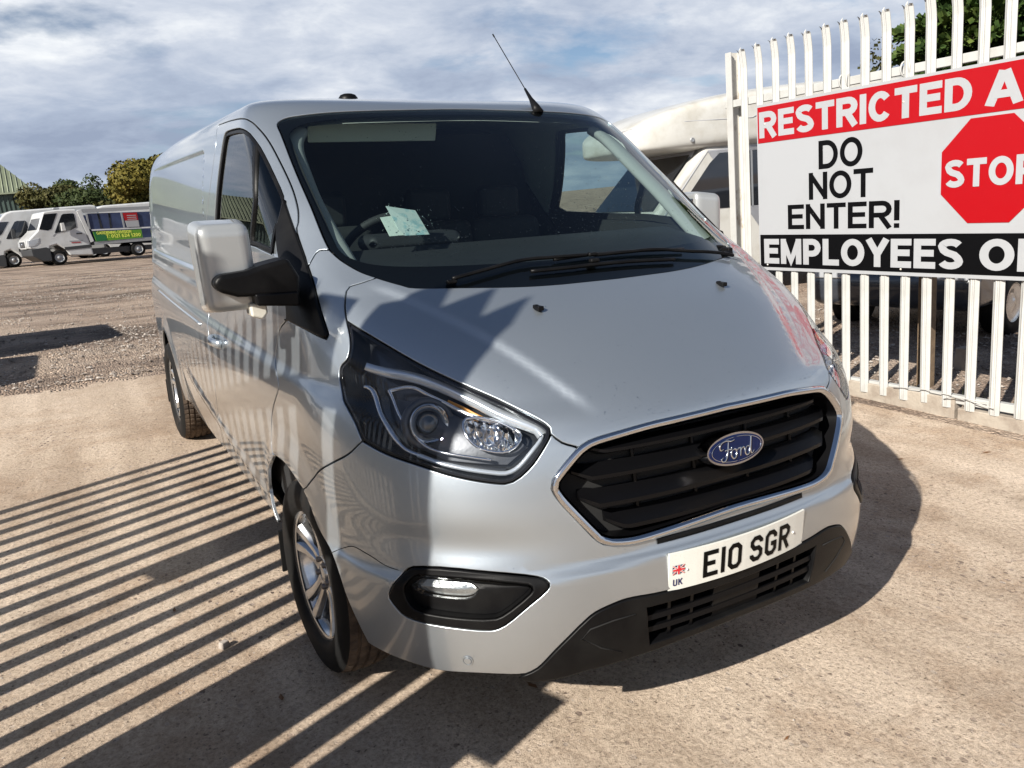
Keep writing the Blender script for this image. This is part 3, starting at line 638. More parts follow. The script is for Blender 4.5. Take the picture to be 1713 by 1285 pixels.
# ------------------------------------------------------------------ badge
MT['blue'] = mat('badge_blue', (.001, .007, .045), .25, .0, spec=.3, coat=.3)
bx, bn = ev([(0, 97.5)], .004); bx = bx[0]; nrm = np.array([0, -1, .20]); nrm /= np.linalg.norm(nrm); upv = np.array([0, .20, 1.]); upv /= np.linalg.norm(upv)
xr = np.array([1., 0, 0])
def bpt(x, y, z): return bx+xr*x+upv*y+nrm*z
def oval(mb, a, b, z0, z1, n=64, dome=0):
    v = [bpt(a*math.cos(t), b*math.sin(t), z0) for t in np.linspace(0, 2*math.pi, n, endpoint=False)]+[bpt(a*math.cos(t)*.985, b*math.sin(t)*.97, z1) for t in np.linspace(0, 2*math.pi, n, endpoint=False)]+[bpt(0, 0, z1+dome)]
    f = [(i, (i+1) % n, n+(i+1) % n, n+i) for i in range(n)]+[(n+i, n+(i+1) % n, 2*n) for i in range(n)]
    mb.add(v, f, False)
BG = empty_part('badge', VAN)
mb = MB(); oval(mb, .1080, .0460, -.035, .010); mb.build('badge_rim', MT['chrome'], BG, auto=30)
mb = MB(); oval(mb, .1010, .0400, .004, .0125, dome=.002); mb.build('badge_face', MT['blue'], BG, auto=30)
mb = MB(); ts = np.linspace(0, 2*math.pi, 61); mb.tube([bpt(.0925*math.cos(t), .0335*math.sin(t), .0135) for t in ts], .0009, 6); mb.build('badge_line', MT['chrome'], BG)
def strokes(mb, strs, sc, ox, oy, z, r):
    for s_ in strs:
        P = crom(s_, 8) if len(s_) > 2 else np.array(s_, float)
        P2 = [np.array(s_[0], float)]
        if len(s_) > 2:
            P = []; E_ = [np.array(p, float) for p in s_]; E_ = [2*E_[0]-E_[1]]+E_+[2*E_[-1]-E_[-2]]
            for i in range(1, len(E_)-2):
                for t in np.arange(5)/5: p0, p1, p2, p3 = E_[i-1:i+3]; P.append(.5*(2*p1+(-p0+p2)*t+(2*p0-5*p1+4*p2-p3)*t*t+(-p0+3*p1-3*p2+p3)*t**3))
            P.append(E_[-2])
        k = len(P); rr_ = r*(.55+.45*np.sin(np.linspace(.25, math.pi-.25, k)))
        mb.tube([bpt(ox+sc*p[0], oy+sc*p[1], z) for p in P], rr_, 6)
script_word = [
  [(.9, 2.1), (.3, 2.0), (.15, 2.5), (.6, 3.1), (1.6, 3.3), (2.6, 3.1), (3.4, 3.2)],              # F top sweep
  [(2.1, 3.1), (1.9, 2.2), (1.6, 1.1), (1.1, .3), (.5, .1), (.2, .5), (.6, .8)],                  # F stem
  [(1.2, 1.75), (1.8, 1.9), (2.5, 1.8), (2.6, 2.1)],                                               # F bar
  [(3.3, 1.7), (2.7, 1.6), (2.4, .9), (2.7, .3), (3.2, .35), (3.6, 1.0), (3.5, 1.6), (3.2, 1.75), (3.6, 1.55), (4.2, 1.6)],  # o
  [(4.2, 1.65), (4.55, 1.75), (4.5, 1.2), (4.35, .4)], [(4.45, 1.1), (4.8, 1.6), (5.2, 1.7), (5.35, 1.4)],                  # r
  [(6.6, 1.5), (6.0, 1.7), (5.5, 1.2), (5.5, .5), (5.9, .3), (6.4, .7), (6.8, 1.8), (7.1, 3.2), (6.9, 2.2), (6.7, .8), (6.9, .35), (7.4, .8)]]       # d
mb = MB(); strokes(mb, script_word, .0172, -.066, -.0285, .0145, .0028); mb.build('badge_lettering', MT['chrome'], BG)
# ------------------------------------------------------------------ number plate
MT['plate'] = mat('plate_white', (.66, .66, .61), .25, coat=.6, noise=(500, 2, (.42, .38, .30), .66, .72))
MT['ink'] = mat('plate_black', (.002, .002, .002), .4, spec=.1); MT['navy'] = mat('plate_navy', (.01, .015, .08), .3); MT['fred'] = mat('flag_red', (.55, .02, .03), .3)
pc = np.array([0., -1.040, .5650]); tl = -.0521; PLW = .26; PLH = .0555
pu = np.array([0, math.sin(tl), math.cos(tl)]); pn = np.array([0, -math.cos(tl), math.sin(tl)])
def bend(x): return .0*x*x
def ppt(x, y, z): return pc+np.array([x, 0, 0])+pu*y+pn*z+np.array([0, .35*x*x, 0])
PL = empty_part('number_plate', VAN)
def pstrip(mb, pts, w, z=.0045):
    """stroke of constant width w along polyline pts with mitred joints"""
    P = np.array(pts, float); n = len(P); L_ = []; 
    for i in range(n):
        if i == 0: t = P[1]-P[0]
        elif i == n-1: t = P[-1]-P[-2]
        else:
            a = (P[i]-P[i-1])/np.linalg.norm(P[i]-P[i-1]); b = (P[i+1]-P[i])/np.linalg.norm(P[i+1]-P[i]); t = a+b
        t = t/np.linalg.norm(t); k = 1.0
        if 0 < i < n-1:
            k = 1/max(.5, abs(t@((P[i+1]-P[i])/np.linalg.norm(P[i+1]-P[i]))))
        L_.append(np.array([-t[1], t[0]])*w/2*k)
    v = [ppt(*(P[i]+L_[i]), z) for i in range(n)]+[ppt(*(P[i]-L_[i]), z) for i in range(n)]
    mb.add(v, [(i, i+1, n+i+1, n+i) for i in range(n-1)])
mb = MB(); nx = 12; v = []
for zz in (-.004, .003):
    for yy in (-PLH, PLH):
        for i in range(nx+1): v.append(ppt(-PLW+2*PLW*i/nx, yy, zz))
m1 = nx+1; f = [(i, i+1, m1+i+1, m1+i) for i in range(nx)]+[(2*m1+i, 2*m1+i+1, 3*m1+i+1, 3*m1+i) for i in range(nx)]+[(m1+i, m1+i+1, 3*m1+i+1, 3*m1+i) for i in range(nx)]+[(i, i+1, 2*m1+i+1, 2*m1+i) for i in range(nx)]+[(0, m1, 3*m1, 2*m1), (nx, m1+nx, 3*m1+nx, 2*m1+nx)]
mb.add(v, f); mb.build('plate_board', MT['plate'], PL)
W_, Hh = .050, .079; st = .0135
def chamf(x0, x1, y0, y1, k=.008): return None
def glyph(ch, x):
    a = st/2; l, r_, b, t = x+a, x+W_-a, -Hh/2+a, Hh/2-a; k = .010; mid = .001
    if ch == 'E': return [[(r_+a, t), (l, t), (l, b), (r_+a, b)], [(l, mid), (r_-.003, mid)]]
    if ch == '1': return [[(x+a, t+a), (x+a, b-a)]]
    if ch == '0': return [[((l+r_)/2, t), (r_-k, t), (r_, t-k), (r_, b+k), (r_-k, b), (l+k, b), (l, b+k), (l, t-k), (l+k, t), ((l+r_)/2, t)]]
    if ch == 'S': return [[(r_, t-.016), (r_, t-k), (r_-k, t), (l+k, t), (l, t-k), (l, mid+k+.002), (l+k, mid), (r_-k, mid), (r_, mid-k), (r_, b+k), (r_-k, b), (l+k, b), (l, b+k), (l, b+.016)]]
    if ch == 'G': return [[(r_, t-.018), (r_, t-k), (r_-k, t), (l+k, t), (l, t-k), (l, b+k), (l+k, b), (r_-k, b), (r_, b+k), (r_, mid-.004), (r_-.018, mid-.004)]]
    if ch == 'R': return [[(l, b-a), (l, t), (r_-k, t), (r_, t-k), (r_, mid+k), (r_-k, mid-.002), (l, mid-.002)], [((l+r_)/2-.002, mid-.002), (r_+.001, b-a)]]
x = -.153+.0
for ch in 'E10 SGR':
    if ch == ' ': x += .033-.011; continue
    mb = MB()
    for s_ in glyph(ch, x): pstrip(mb, s_, st)
    mb.build('plate_character', MT['ink'], PL, recalc=False); x += (st if ch == '1' else W_)+.011
# union flag and UK
fx, fy = -.232, .006; fwid, fh = .036, .026
mb = MB(); v = [ppt(fx+sx*fwid/2, fy+sy*fh/2, .0040) for sx, sy in ((-1, -1), (1, -1), (1, 1), (-1, 1))]; mb.add(v, [(0, 1, 2, 3)]); FL = mb.build('flag', MT['navy'], PL, recalc=False)
mb = MB()
for s_, w in (([(fx-fwid/2, fy-fh/2), (fx+fwid/2, fy+fh/2)], .005), ([(fx-fwid/2, fy+fh/2), (fx+fwid/2, fy-fh/2)], .005)): pstrip(mb, s_, w, .0046)
for s_, w in (([(fx, fy-fh/2), (fx, fy+fh/2)], .010), ([(fx-fwid/2, fy), (fx+fwid/2, fy)], .009)): pstrip(mb, s_, w, .0050)
mb.build('flag_white_cross', MT['plate'], FL, recalc=False)
mb = MB()
for s_, w in (([(fx-fwid/2, fy-fh/2), (fx+fwid/2, fy+fh/2)], .002), ([(fx-fwid/2, fy+fh/2), (fx+fwid/2, fy-fh/2)], .002)): pstrip(mb, s_, w, .0054)
for s_, w in (([(fx, fy-fh/2), (fx, fy+fh/2)], .006), ([(fx-fwid/2, fy), (fx+fwid/2, fy)], .0055)): pstrip(mb, s_, w, .0058)
mb.build('flag_red_cross', MT['fred'], FL, recalc=False)
mb = MB(); yb = -.040; h = .018
pstrip(mb, [(-.2460, yb+h), (-.2460, yb+.002), (-.2440, yb), (-.2390, yb), (-.2370, yb+.002), (-.2370, yb+h)], .0034); pstrip(mb, [(-.2300, yb-.001), (-.2300, yb+h)], .0034); pstrip(mb, [(-.2290, yb+.007), (-.2200, yb+h)], .0034); pstrip(mb, [(-.2265, yb+.010), (-.2195, yb-.001)], .0034)
mb.build('country_code', MT['navy'], PL, recalc=False)
for x in (-.205, .205):
    mb = MB(); mb.lathe([(-.0065, 0), (-.006, .003), (-.004, .0045)], 12, axis=1, c=tuple(ppt(x, .0, 0))); mb.build('plate_screw', MT['white'], PL)
# ------------------------------------------------------------------ headlights
MT['refl'] = mat('lamp_reflector', (.72, .73, .75), .10, 1); MT['hlhouse'] = mat('lamp_housing', (.02, .022, .025), .25, coat=.5); MT['drl'] = mat('daytime_strip', (.62, .67, .72), .16, .6, coat=1)
MT['amber'] = mat('amber', (.55, .24, .03), .3)
hl = path(c['hl_up'], c['hl_lo'], c['hl_out'])
def facet_mat():
    m = mat('lamp_facets', (.74, .76, .78), .10, 1); nt = m.node_tree; N = nt.nodes; L = nt.links; tc = N.new('ShaderNodeTexCoord'); v = N.new('ShaderNodeTexVoronoi'); v.feature = 'F1'; v.inputs['Scale'].default_value = 42
    mp = N.new('ShaderNodeMapping'); mp.inputs['Scale'].default_value = (1.6, 1, .7); L.new(tc.outputs['Object'], mp.inputs[0]); L.new(mp.outputs[0], v.inputs['Vector']); b = N.new('ShaderNodeBump'); b.inputs['Strength'].default_value = 1; b.inputs['Distance'].default_value = .02; L.new(v.outputs['Distance'], b.inputs['Height']); L.new(b.outputs[0], N['Principled BSDF'].inputs['Normal']); return m
MT['ball'] = mat('lamp_ball', (.04, .05, .06), .02, .3, coat=1); MT['refl2'] = mat('lamp_shroud', (.05, .055, .065), .38, .3, bump=(60, .3, .002)); MT['facet'] = facet_mat()
def headlight(side):
    f = mir if side < 0 else (lambda p: p)
    H_ = empty_part('headlight', VAN)
    panel('headlight_lens', f(hl), MT['lens'], H_, off=.000, t=.0, gap=.004, rim=.004)
    band = shrink(hl, .012)
    panel('headlight_edge', f(hl), MT['blackgloss'], H_, holes=[f(band)], off=-.003, t=.006, gap=.0015, rim=.0015)
    L2 = densify(clean(shrink(hl, .009)), 3); L2 = f(L2); X1, N1 = ev(L2, -.004); X2, N2 = ev(L2, -.075); n = len(X1)
    mb = MB(); mb.add(np.concatenate([X1, X2]), [(i, (i+1) % n, n+(i+1) % n, n+i) for i in range(n)], True); mb.build('headlight_bucket', MT['hlhouse'], H_)
    panel('headlight_floor', f(hl), MT['hlhouse'], H_, off=-.074, t=0, gap=0, rim=0)
    def rb(name, pts, w, off, m, th=.012):
        mb = MB(); P = [tuple(p) for p in crom(pts, 6)]; ribbon(mb, f(P), w, off, th); return mb.build(name, MT[m], H_)
    rb('daytime_strip', c['drl_top'], .026, -.020, 'drl', .02); rb('daytime_strip_lower', c['drl_in'], .011, -.024, 'drl', .02); rb('daytime_strip_outer', c['drl_out'], .013, -.024, 'refl', .02)
    rb('bezel_line', c['inner_edge'], .010, -.034, 'refl', .01)
    rb('bezel_line', [(146.2, 142.7), (142, 132), (137, 122), (132, 115), (126, 111.5), (112, 109), (104, 107.5)], .007, -.030, 'refl', .01)
    rb('indicator_reflector', [(118, 141), (109, 136), (100, 131)], .006, -.05, 'amber', .01)
    rb('lower_trim', [(132, 106.5), (122, 105), (110, 103.5), (99, 102)], .016, -.05, 'hlhouse', .01)
    panel('lamp_backplate', f([(145, 139), (125, 139), (96, 125), (88, 113), (98, 104.5), (124, 107), (137, 113), (144, 126)]), MT['refl2'], H_, off=-.060, t=.01, gap=0, rim=.002)
    # projector and reflector, axis straight ahead
    def lamp(uv, r, depth, name, kind):
        X, N = ev([uv if side > 0 else (-uv[0], uv[1])], -depth); X = X[0]; ax = np.array([0, -1., .0])*.8+N[0]*.5; ax /= np.linalg.norm(ax)
        Q = Vector(ax.tolist()).to_track_quat('Z', 'Y').to_matrix()
        e = empty_part(name, H_)
        def put(mb, nm, m, **k):
            v = [Vector(p) for p in mb.v]; mb.v = [tuple(Q@p+Vector(X.tolist())) for p in v]; return mb.build(nm, MT[m], e, **k)
        mb = MB(); mb.lathe([(-.02, r*1.15), (.006, r*1.42), (.016, r*1.55), (.018, r*1.48), (.010, r*1.22), (.0, r*1.03), (-.03, r*.95)], 40, axis=2); put(mb, 'lamp_ring', 'refl', auto=50)
        if kind == 'p':
            mb = MB(); mb.lathe([(-.02+.036*math.cos(t), r*.98*math.sin(t)) for t in np.linspace(0, math.pi/2, 9)], 40, axis=2); put(mb, 'lamp_bulb_lens', 'ball')
            mb = MB(); mb.lathe([(-.03, r*1.5), (.004, r*1.5), (.010, r*2.0), (-.02, r*2.15)], 40, axis=2); put(mb, 'lamp_shroud', 'refl2')
        else:
            mb = MB(); mb.lathe([(-.045, .001), (-.04, r*.45), (-.024, r*.85), (.0, r*1.08)], 9, axis=2, sm=False); put(mb, 'lamp_facets', 'refl')
            mb = MB(); mb.lathe([(-.045, .010), (-.006, .010), (-.002, .004), (-.002, 0)], 14, axis=2); put(mb, 'lamp_bulb', 'refl')
    lamp((128.2, 128.3), .034, .050, 'projector_lamp', 'p'); mr = smooth_loop(c['mainr'], 1); panel('main_beam_reflector', f(mr), MT['facet'], H_, off=-.046, t=.01, gap=0, rim=.002)
    Lm = f(densify(clean(mr), 3)); mb = MB(); X, N_ = ev(Lm+[Lm[0]], -.034); mb.tube(X, .0042, 6, cap=False); mb.build('main_beam_rim', MT['refl'], H_)
    lamp((102.5, 119.5), .017, .044, 'main_beam_lamp', 'r')
headlight(-1); headlight(1)
# ------------------------------------------------------------------ fog lamps
def foglight(side):
    f = mir if side < 0 else (lambda p: p)
    F_ = empty_part('fog_lamp', VAN); fin = smooth_loop(c['fogin'], 1); fl = smooth_loop(shrink(c['foglamp'], -.009), 1)
    panel('fog_bezel', f(fog), MT['black'], F_, holes=[f(fin)], off=.004, t=.03, gap=.0015, rim=.006)
    L2 = f(densify(clean(shrink(fin, .002)), 3)); X1, N1 = ev(L2, .002); L3 = f(densify(clean(shrink(fin, .002)), 3)); X2, N2 = ev(L3, -.030); n = len(X1)
    mb = MB(); mb.add(np.concatenate([X1, X2]), [(i, (i+1) % n, n+(i+1) % n, n+i) for i in range(n)], True); mb.build('fog_recess_wall', MT['black'], F_)
    panel('fog_recess_floor', f(fin), MT['black'], F_, holes=[f(fl)], off=-.020, t=.01, gap=.001, rim=.003)
    panel('fog_lens', f(fl), MT['lens'], F_, off=-.012, t=.010, gap=.001, rim=.003)
    panel('fog_reflector', f(fl), MT['fogr'], F_, off=-.036, t=0, gap=0, rim=0)
MT['fogr'] = mat('fog_reflector', (.40, .42, .42), .22, .85, bump=(45, .5, .004))
foglight(-1); foglight(1)
# ------------------------------------------------------------------ lower valance and intake
val_half = [(0, 53)]+[p for p in path(c['valance'])]+[(107.0, 30.4), (104, 27.2), (92, 27.6), (78.6, 30.0), (56, 31.8), (32, 33.2), (0, 33.8)]
val_full = [(-a, b) for a, b in val_half]+[(a, b) for a, b in val_half[::-1][1:-1]]
intake = [(0, 49.5), (30, 49.8), (50.2, 49.9), (49.8, 42), (49, 36.2), (20, 37.2), (0, 37.5)]
intake_f = [(-a, b) for a, b in intake]+[(a, b) for a, b in intake[::-1][1:-1]]
VL = panel('lower_bumper', val_full, MT['black'], VAN, holes=[intake_f], off=.004, t=.05, gap=.001, rim=.004)
panel('intake_back', [(-56, 28), (56, 28), (56, 52), (-56, 52)], MT['dark'], VL, off=-.05, t=0, gap=0, rim=0, step=(6, 5))
for vv in (41.0, 45.4):
    us = np.linspace(-50, 50, 31); mb = MB(); v = []
    for u in us:
        for dv, dp in ((-.8, -.04), (-.8, -.006), (.8, -.010), (.8, -.045)): v.append(ev([(u, vv+dv)], dp)[0][0])
    mb.add(v, [(i*4+k, (i+1)*4+k, (i+1)*4+(k+1) % 4, i*4+(k+1) % 4) for i in range(30) for k in range(4)]); mb.build('intake_bar', MT['grille'], VL, auto=40)
for u in (-38, -26, 26, 38):
    mb = MB(); v = []
    for vv in (36.5, 50):
        for du, dp in ((-.8, -.045), (-.8, -.012), (.8, -.012), (.8, -.045)): v.append(ev([(u+du, vv)], dp)[0][0])
    mb.add(v, [(k, (k+1) % 4, 4+(k+1) % 4, 4+k) for k in range(4)]); mb.build('intake_rib', MT['grille'], VL)
panel('intake_blank', [(-14, 37), (14, 37), (14, 49), (-14, 49)], MT['black'], VL, off=-.012, t=.02, gap=0, rim=.002)
for sgn in (-1, 1):   # panel line of the side insert
    mb = MB(); uvtube(mb, [(sgn*a, b) for a, b in [(56, 49), (66, 48.5), (76, 47), (80, 44), (72, 39.5), (63, 36)]], .0022, .0045, 5); mb.build('valance_line', MT['dark'], VL)
    # parking sensors
    for uv in ((127, 37.2),):
        X, N = ev([(sgn*uv[0], uv[1])], .001); Q = Vector(N[0].tolist()).to_track_quat('Z', 'Y').to_matrix(); mb = MB(); mb.lathe([(.0, .0150), (.0015, .0145), (.0015, .0125), (-.001, .0120), (-.001, .0108), (.0025, .0095), (.003, 0)], 24, axis=2)
        mb.v = [tuple(Q@Vector(p)+Vector(X[0].tolist())) for p in mb.v]; mb.build('parking_sensor', MT['paint'], VAN, auto=40)
    # bonnet washer jets
    X, N = ev([(sgn*61.5, 177.1)], .0); mb = MB(); mb.box(X[0]+np.array([0, 0, .006]), (.020, .034, .014)); mb.box(X[0]+np.array([0, .014, .011]), (.016, .012, .008)); mb.build('washer_jet', MT['black'], VAN, bevel=.003)
# door furniture
for sgn in (-1, 1):
    X, N = ev([(sgn*351, 120)], .004); mb = MB(); mb.lathe([(0, .016), (.004, .015), (.006, .011), (.006, 0)], 20, axis=0, c=tuple(X[0])) if sgn > 0 else mb.lathe([(0, .016), (-.004, .015), (-.006, .011), (-.006, 0)], 20, axis=0, c=tuple(X[0])); mb.build('door_lock', MT['chrome'], VAN)
    us = np.linspace(336, 356, 14); X, N = ev([(sgn*u, 121) for u in us], 0); X = X+N*(.030*np.sin(np.linspace(0, math.pi, 14))**.5)[:, None]; mb = MB(); mb.tube(X, .013, 8, flat=1.5); mb.build('door_handle', MT['paint'], VAN)
    mb = MB(); uvtube(mb, [(sgn*u, 125+(u-390)*.0) for u in np.arange(392, 590, 8)], .008, .0, 6)
    mb.build('side_door_track', MT['paint'], VAN)
# ------------------------------------------------------------------ wheels
def arc(n, r, y, z, x): return [(x, y+r*math.cos(t), z+r*math.sin(t)) for t in np.linspace(0, 2*math.pi, n, endpoint=False)]
def wheel(y, side, steer=0):
    W = empty_part('wheel', VAN); W.location = (side*.868, y, .335); W.rotation_euler = (0, 0, steer)
    s_ = side
    seg = 120
    # tyre: profile (x, r) outer side positive
    prof = [(-.080, .215), (-.104, .245), (-.108, .285), (-.098, .318), (-.086, .331)]
    tr = [(-.086, .331), (-.068, .338), (-.060, .338), (-.058, .331), (-.048, .331), (-.046, .3405), (-.022, .3415), (-.020, .333), (-.010, .333), (-.008, .342), (.016, .342), (.018, .333), (.028, .333), (.030, .3412), (.050, .340), (.052, .332), (.060, .332), (.062, .338), (.086, .331)]
    prof2 = [(.086, .331), (.098, .318), (.108, .285), (.106, .262), (.104, .245), (.098, .232), (.085, .222), (.080, .215)]
    k = .343/.342
    mb = MB(); mb.lathe([(a*s_, r) for a, r in prof], seg); mb.lathe([(a*s_, r) for a, r in prof2], seg); mb.build('sidewall', MT['rubber'], W)
    mb = MB(); v = []; m = len(tr)
    for q in range(seg*2):
        t = math.pi*q/seg
        for i, (a, r) in enumerate(tr):
            sip = (q % 4 == 0); rr2 = r-(.0055 if (sip and r > .336) else 0)
            sk = a*.25
            v.append((a*s_, rr2*math.cos(t+sk*s_), rr2*math.sin(t+sk*s_)))
    n2 = seg*2; mb.add(v, [(q*m+i, ((q+1) % n2)*m+i, ((q+1) % n2)*m+i+1, q*m+i+1) for q in range(n2) for i in range(m-1)]); mb.build('tread', MT['tread'], W)
    R_ = empty_part('rim', W)
    mb = MB(); mb.lathe([(s_*a, r) for a, r in [(.080, .212), (.088, .224), (.083, .226), (.074, .219), (.055, .205), (-.07, .198), (-.085, .215)]], 72); mb.build('rim_barrel', MT['alloy'], R_)
    mb = MB(); mb.lathe([(s_*a, r) for a, r in [(-.02, .150), (.0, .150), (.0, .0)]], 40); mb.build('brake_disc', MT['steel'], R_)
    # five pairs of spokes
    mb = MB()
    for kx in range(5):
        for dt in (-.17, .17):
            t0 = 2*math.pi*kx/5+math.pi/2; pts = []
            for r, w, a, dd in ((.045, .024, .050, dt*1.7), (.10, .019, .052, dt*1.25), (.16, .023, .062, dt*1.05), (.212, .030, .076, dt*1.12)):
                t = t0+dd
                pts.append((r, w, a, t))
            v = []
            for r, w, a, t in pts:
                cy, sy = math.cos(t), math.sin(t)
                for ww, aa in ((-w, a-.012), (-w*.55, a+.004), (w*.55, a+.004), (w, a-.012), (w*.8, a-.035), (-w*.8, a-.035)):
                    v.append((s_*aa, r*cy-ww*sy, r*sy+ww*cy))
            mb.add(v, [(i*6+q, (i+1)*6+q, (i+1)*6+(q+1) % 6, i*6+(q+1) % 6) for i in range(3) for q in range(6)]+[(0, 1, 2, 3, 4, 5)])
    mb.build('spokes', MT['alloy'], R_, bevel=.003)
    mb = MB(); mb.lathe([(s_*a, r) for a, r in [(.02, .070), (.050, .068), (.056, .058), (.050, .034), (.058, .030), (.060, .026), (.061, 0)]], 40); mb.build('hub', MT['alloy'], R_, auto=40)
    for kx in range(5):
        t = 2*math.pi*(kx+.5)/5+math.pi/2; mb = MB(); mb.lathe([(s_*.045, .010), (s_*.064, .010), (s_*.066, .007), (s_*.066, 0)], 6, c=(0, .050*math.cos(t), .050*math.sin(t))); mb.build('wheel_nut', MT['steel'], R_)
for y, st_ in ((0, .03), (3.3, 0)):
    for side in (-1, 1): wheel(y, side, st_)
# wheel wells, mud flaps, chassis
for y in (YF, YR):
    for side in (-1, 1):
        mb = MB(); n = 26; v = []
        for xx, rl in ((.90, .455), (.5, .455)):
            for t in np.linspace(-.2, math.pi+.12, n): v.append((side*xx, y+rl*math.cos(t), .335+rl*math.sin(t)))
        mb.add(v, [(i, i+1, n+i+1, n+i) for i in range(n-1)]+[tuple(range(n, 2*n))], True); mb.build('wheel_arch_liner', MT['dark'], VAN)
        mb = MB(); mb.box((side*.90, y+.43, .25), (.13, .012, .17)); mb.build('mud_flap', MT['rubber'], VAN)
mb = MB(); mb.box((0, 1.9, .33), (1.1, 4.2, .14)); mb.build('chassis', MT['dark'], VAN)
mb = MB(); mb.box((0, 0, .30), (1.5, .08, .08)); mb.box((0, 3.3, .30), (1.5, .08, .08)); mb.build('axle', MT['dark'], VAN)
mb = MB(); mb.box((0, 2.0, .42), (1.84, 4.3, .03)); mb.build('floor_pan', MT['dark'], VAN)
# ------------------------------------------------------------------ wipers
def wip(path_, r, off, name, flat=1.0, w0=None):
    mb = MB(); P = crom(path_, 6); uvtube(mb, P, r, off, 8); return mb.build(name, MT['black'], WP)
WP = empty_part('wipers', VAN)
wip(c['w_armL'], .006, .016, 'wiper_arm'); wip([(105, 193.5), (98, 196), (85.3, 198.5), (69.7, 200.6), (45.7, 204.3), (23.8, 204.6), (-2.7, 204.6)], .006, .016, 'wiper_arm')
wip([(-50, 199.4), (-21.7, 199.4), (-4.5, 199.6), (21.6, 199.1), (52, 197.3)], .0065, .009, 'wiper_blade'); wip([(-30, 205.4), (-3.9, 206.2), (30.0, 205.9), (70, 203.4)], .0055, .009, 'wiper_blade')
for uv, d in (((-4, 205), .018), ((-6, 201.5), .014), ((108, 197), .008), ((-97, 198), .006)):
    X, N = ev([uv], d); mb = MB(); mb.box(X[0], (.034, .022, .014)); mb.build('wiper_joint', MT['black'], WP, bevel=.006)
X, N = ev([(112, 199)], .008); mb = MB(); mb.box(X[0]+np.array([.0, .0, -.004]), (.022, .045, .028)); mb.box(X[0]+np.array([.004, .035, .010]), (.012, .05, .012)); mb.build('cowl_end', MT['black'], WP, bevel=.008)
for sgn in (-1, 1):
    for nm, pts in (('bumper_seam', c['seam_fog']), ('wing_seam', [(165, 130), (172, 136)])):
        if nm == 'wing_seam': continue
        mb = MB(); uvtube(mb, [(sgn*a, b) for a, b in crom(pts, 5)], .0013, .0002, 5); mb.build(nm, MT['dark'], VAN)
# roof fittings
mb = MB(); kx = np.array([-.347, .961, 1.985]); mb.lathe([(0, .042), (.012, .041), (.024, .032), (.029, .018), (.030, 0)], 28, axis=2, c=tuple(kx)); mb.build('roof_sensor_cap', MT['black'], VAN)
a0 = np.array([.355, .56, 1.918]); a1 = np.array([.385, .97, 2.288])
mb = MB(); mb.tube([a0-[0, .01, .02], a0+(a1-a0)*.02, a0+(a1-a0)*.12, a0+(a1-a0)*.25], [.026, .018, .009, .005], 10); AT = mb.build('aerial_base', MT['black'], VAN)
mb = MB(); mb.tube([a0+(a1-a0)*t for t in (.24, .6, .97)], .0022, 6); mb.tube([a0+(a1-a0)*.965, a1], .0035, 6); mb.build('aerial_rod', MT['black'], AT)
# ------------------------------------------------------------------ cab interior
MT['paper'] = mat('paper_pale', (.55, .62, .56), .6); MT['paper2'] = mat('card_print', (.40, .47, .45), .5, noise=(28, 3, (.22, .36, .38), .50, .62))
def sheet_of(name, P, m):
    mb = MB(); P = np.array(P); nn = np.cross(P[1]-P[0], P[2]-P[0]); nn /= np.linalg.norm(nn); mb.add(np.concatenate([P, P+nn*.0015]), [(0, 1, 2, 3), (7, 6, 5, 4), (0, 4, 5, 1), (1, 5, 6, 2), (2, 6, 7, 3), (3, 7, 4, 0)]); return mb.build(name, m, None)
for nm, P, m in (('paper_sheet', [(-.583, .07, 1.513), (-.535, .085, 1.516), (-.522, .02, 1.452), (-.577, .01, 1.452)], MT['paper']), ('paper_card', [(-.548, .10, 1.549), (-.441, .10, 1.529), (-.429, .02, 1.448), (-.530, .02, 1.450)], MT['paper2'])):
    o = sheet_of(nm, P, m); o.parent = VAN

mb = MB()
pr = [(-.33, 1.22), (-.10, 1.365), (.12, 1.405), (.26, 1.37), (.34, 1.20), (.34, .75), (-.33, .75)]
mb.prism(pr, -.73, .73, axis=0); mb.build('dashboard', MT['dash'], VAN, bevel=.04, seg=4)
mb = MB(); mb.box((-.42, .22, 1.42), (.36, .16, .06)); mb.build('instrument_hood', MT['dash'], VAN, bevel=.03, seg=3)
SW = empty_part('steering_wheel', VAN); SW.location = (-.43, .42, 1.36); SW.rotation_euler = (rad(-52), 0, 0)
mb = MB(); ts = np.linspace(0, 2*math.pi, 41); mb.tube([(.19*math.cos(t), .19*math.sin(t), 0) for t in ts], .016, 8); mb.build('wheel_rim', MT['interior'], SW)
mb = MB(); mb.box((0, 0, .0), (.36, .05, .02)); mb.box((0, -.08, 0), (.05, .16, .02)); mb.box((0, 0, 0), (.14, .11, .05)); mb.build('wheel_spokes', MT['interior'], SW, bevel=.01)
for sx in (-.45, .12, .52):
    ST = empty_part('seat', VAN); ST.location = (sx, .95, .80)
    w = .50 if sx < 0 else .42
    mb = MB(); mb.box((0, -.05, .02), (w, .50, .16)); mb.build('seat_cushion', MT['interior'], ST, bevel=.05, seg=3)
    mb = MB(); mb.box((0, .22, .34), (w, .14, .62), rot=(-.2, 'X')); mb.build('seat_back', MT['interior'], ST, bevel=.05, seg=3)
    mb = MB(); mb.box((0, .30, .72), (w*.56, .09, .17)); mb.build('headrest', MT['interior'], ST, bevel=.035, seg=3)
    for q in (-.05, .05):
        mb = MB(); mb.tube([(q, .27, .58), (q, .29, .68)], .006, 6); mb.build('headrest_post', MT['chrome'], ST)
mb = MB(); mb.prism([(-.86, .4), (.86, .4), (.86, 1.4), (.80, 1.72), (.70, 1.88), (-.70, 1.88), (-.80, 1.72), (-.86, 1.4)], 1.45, 1.48, axis=1); mb.build('bulkhead', MT['interior'], VAN)
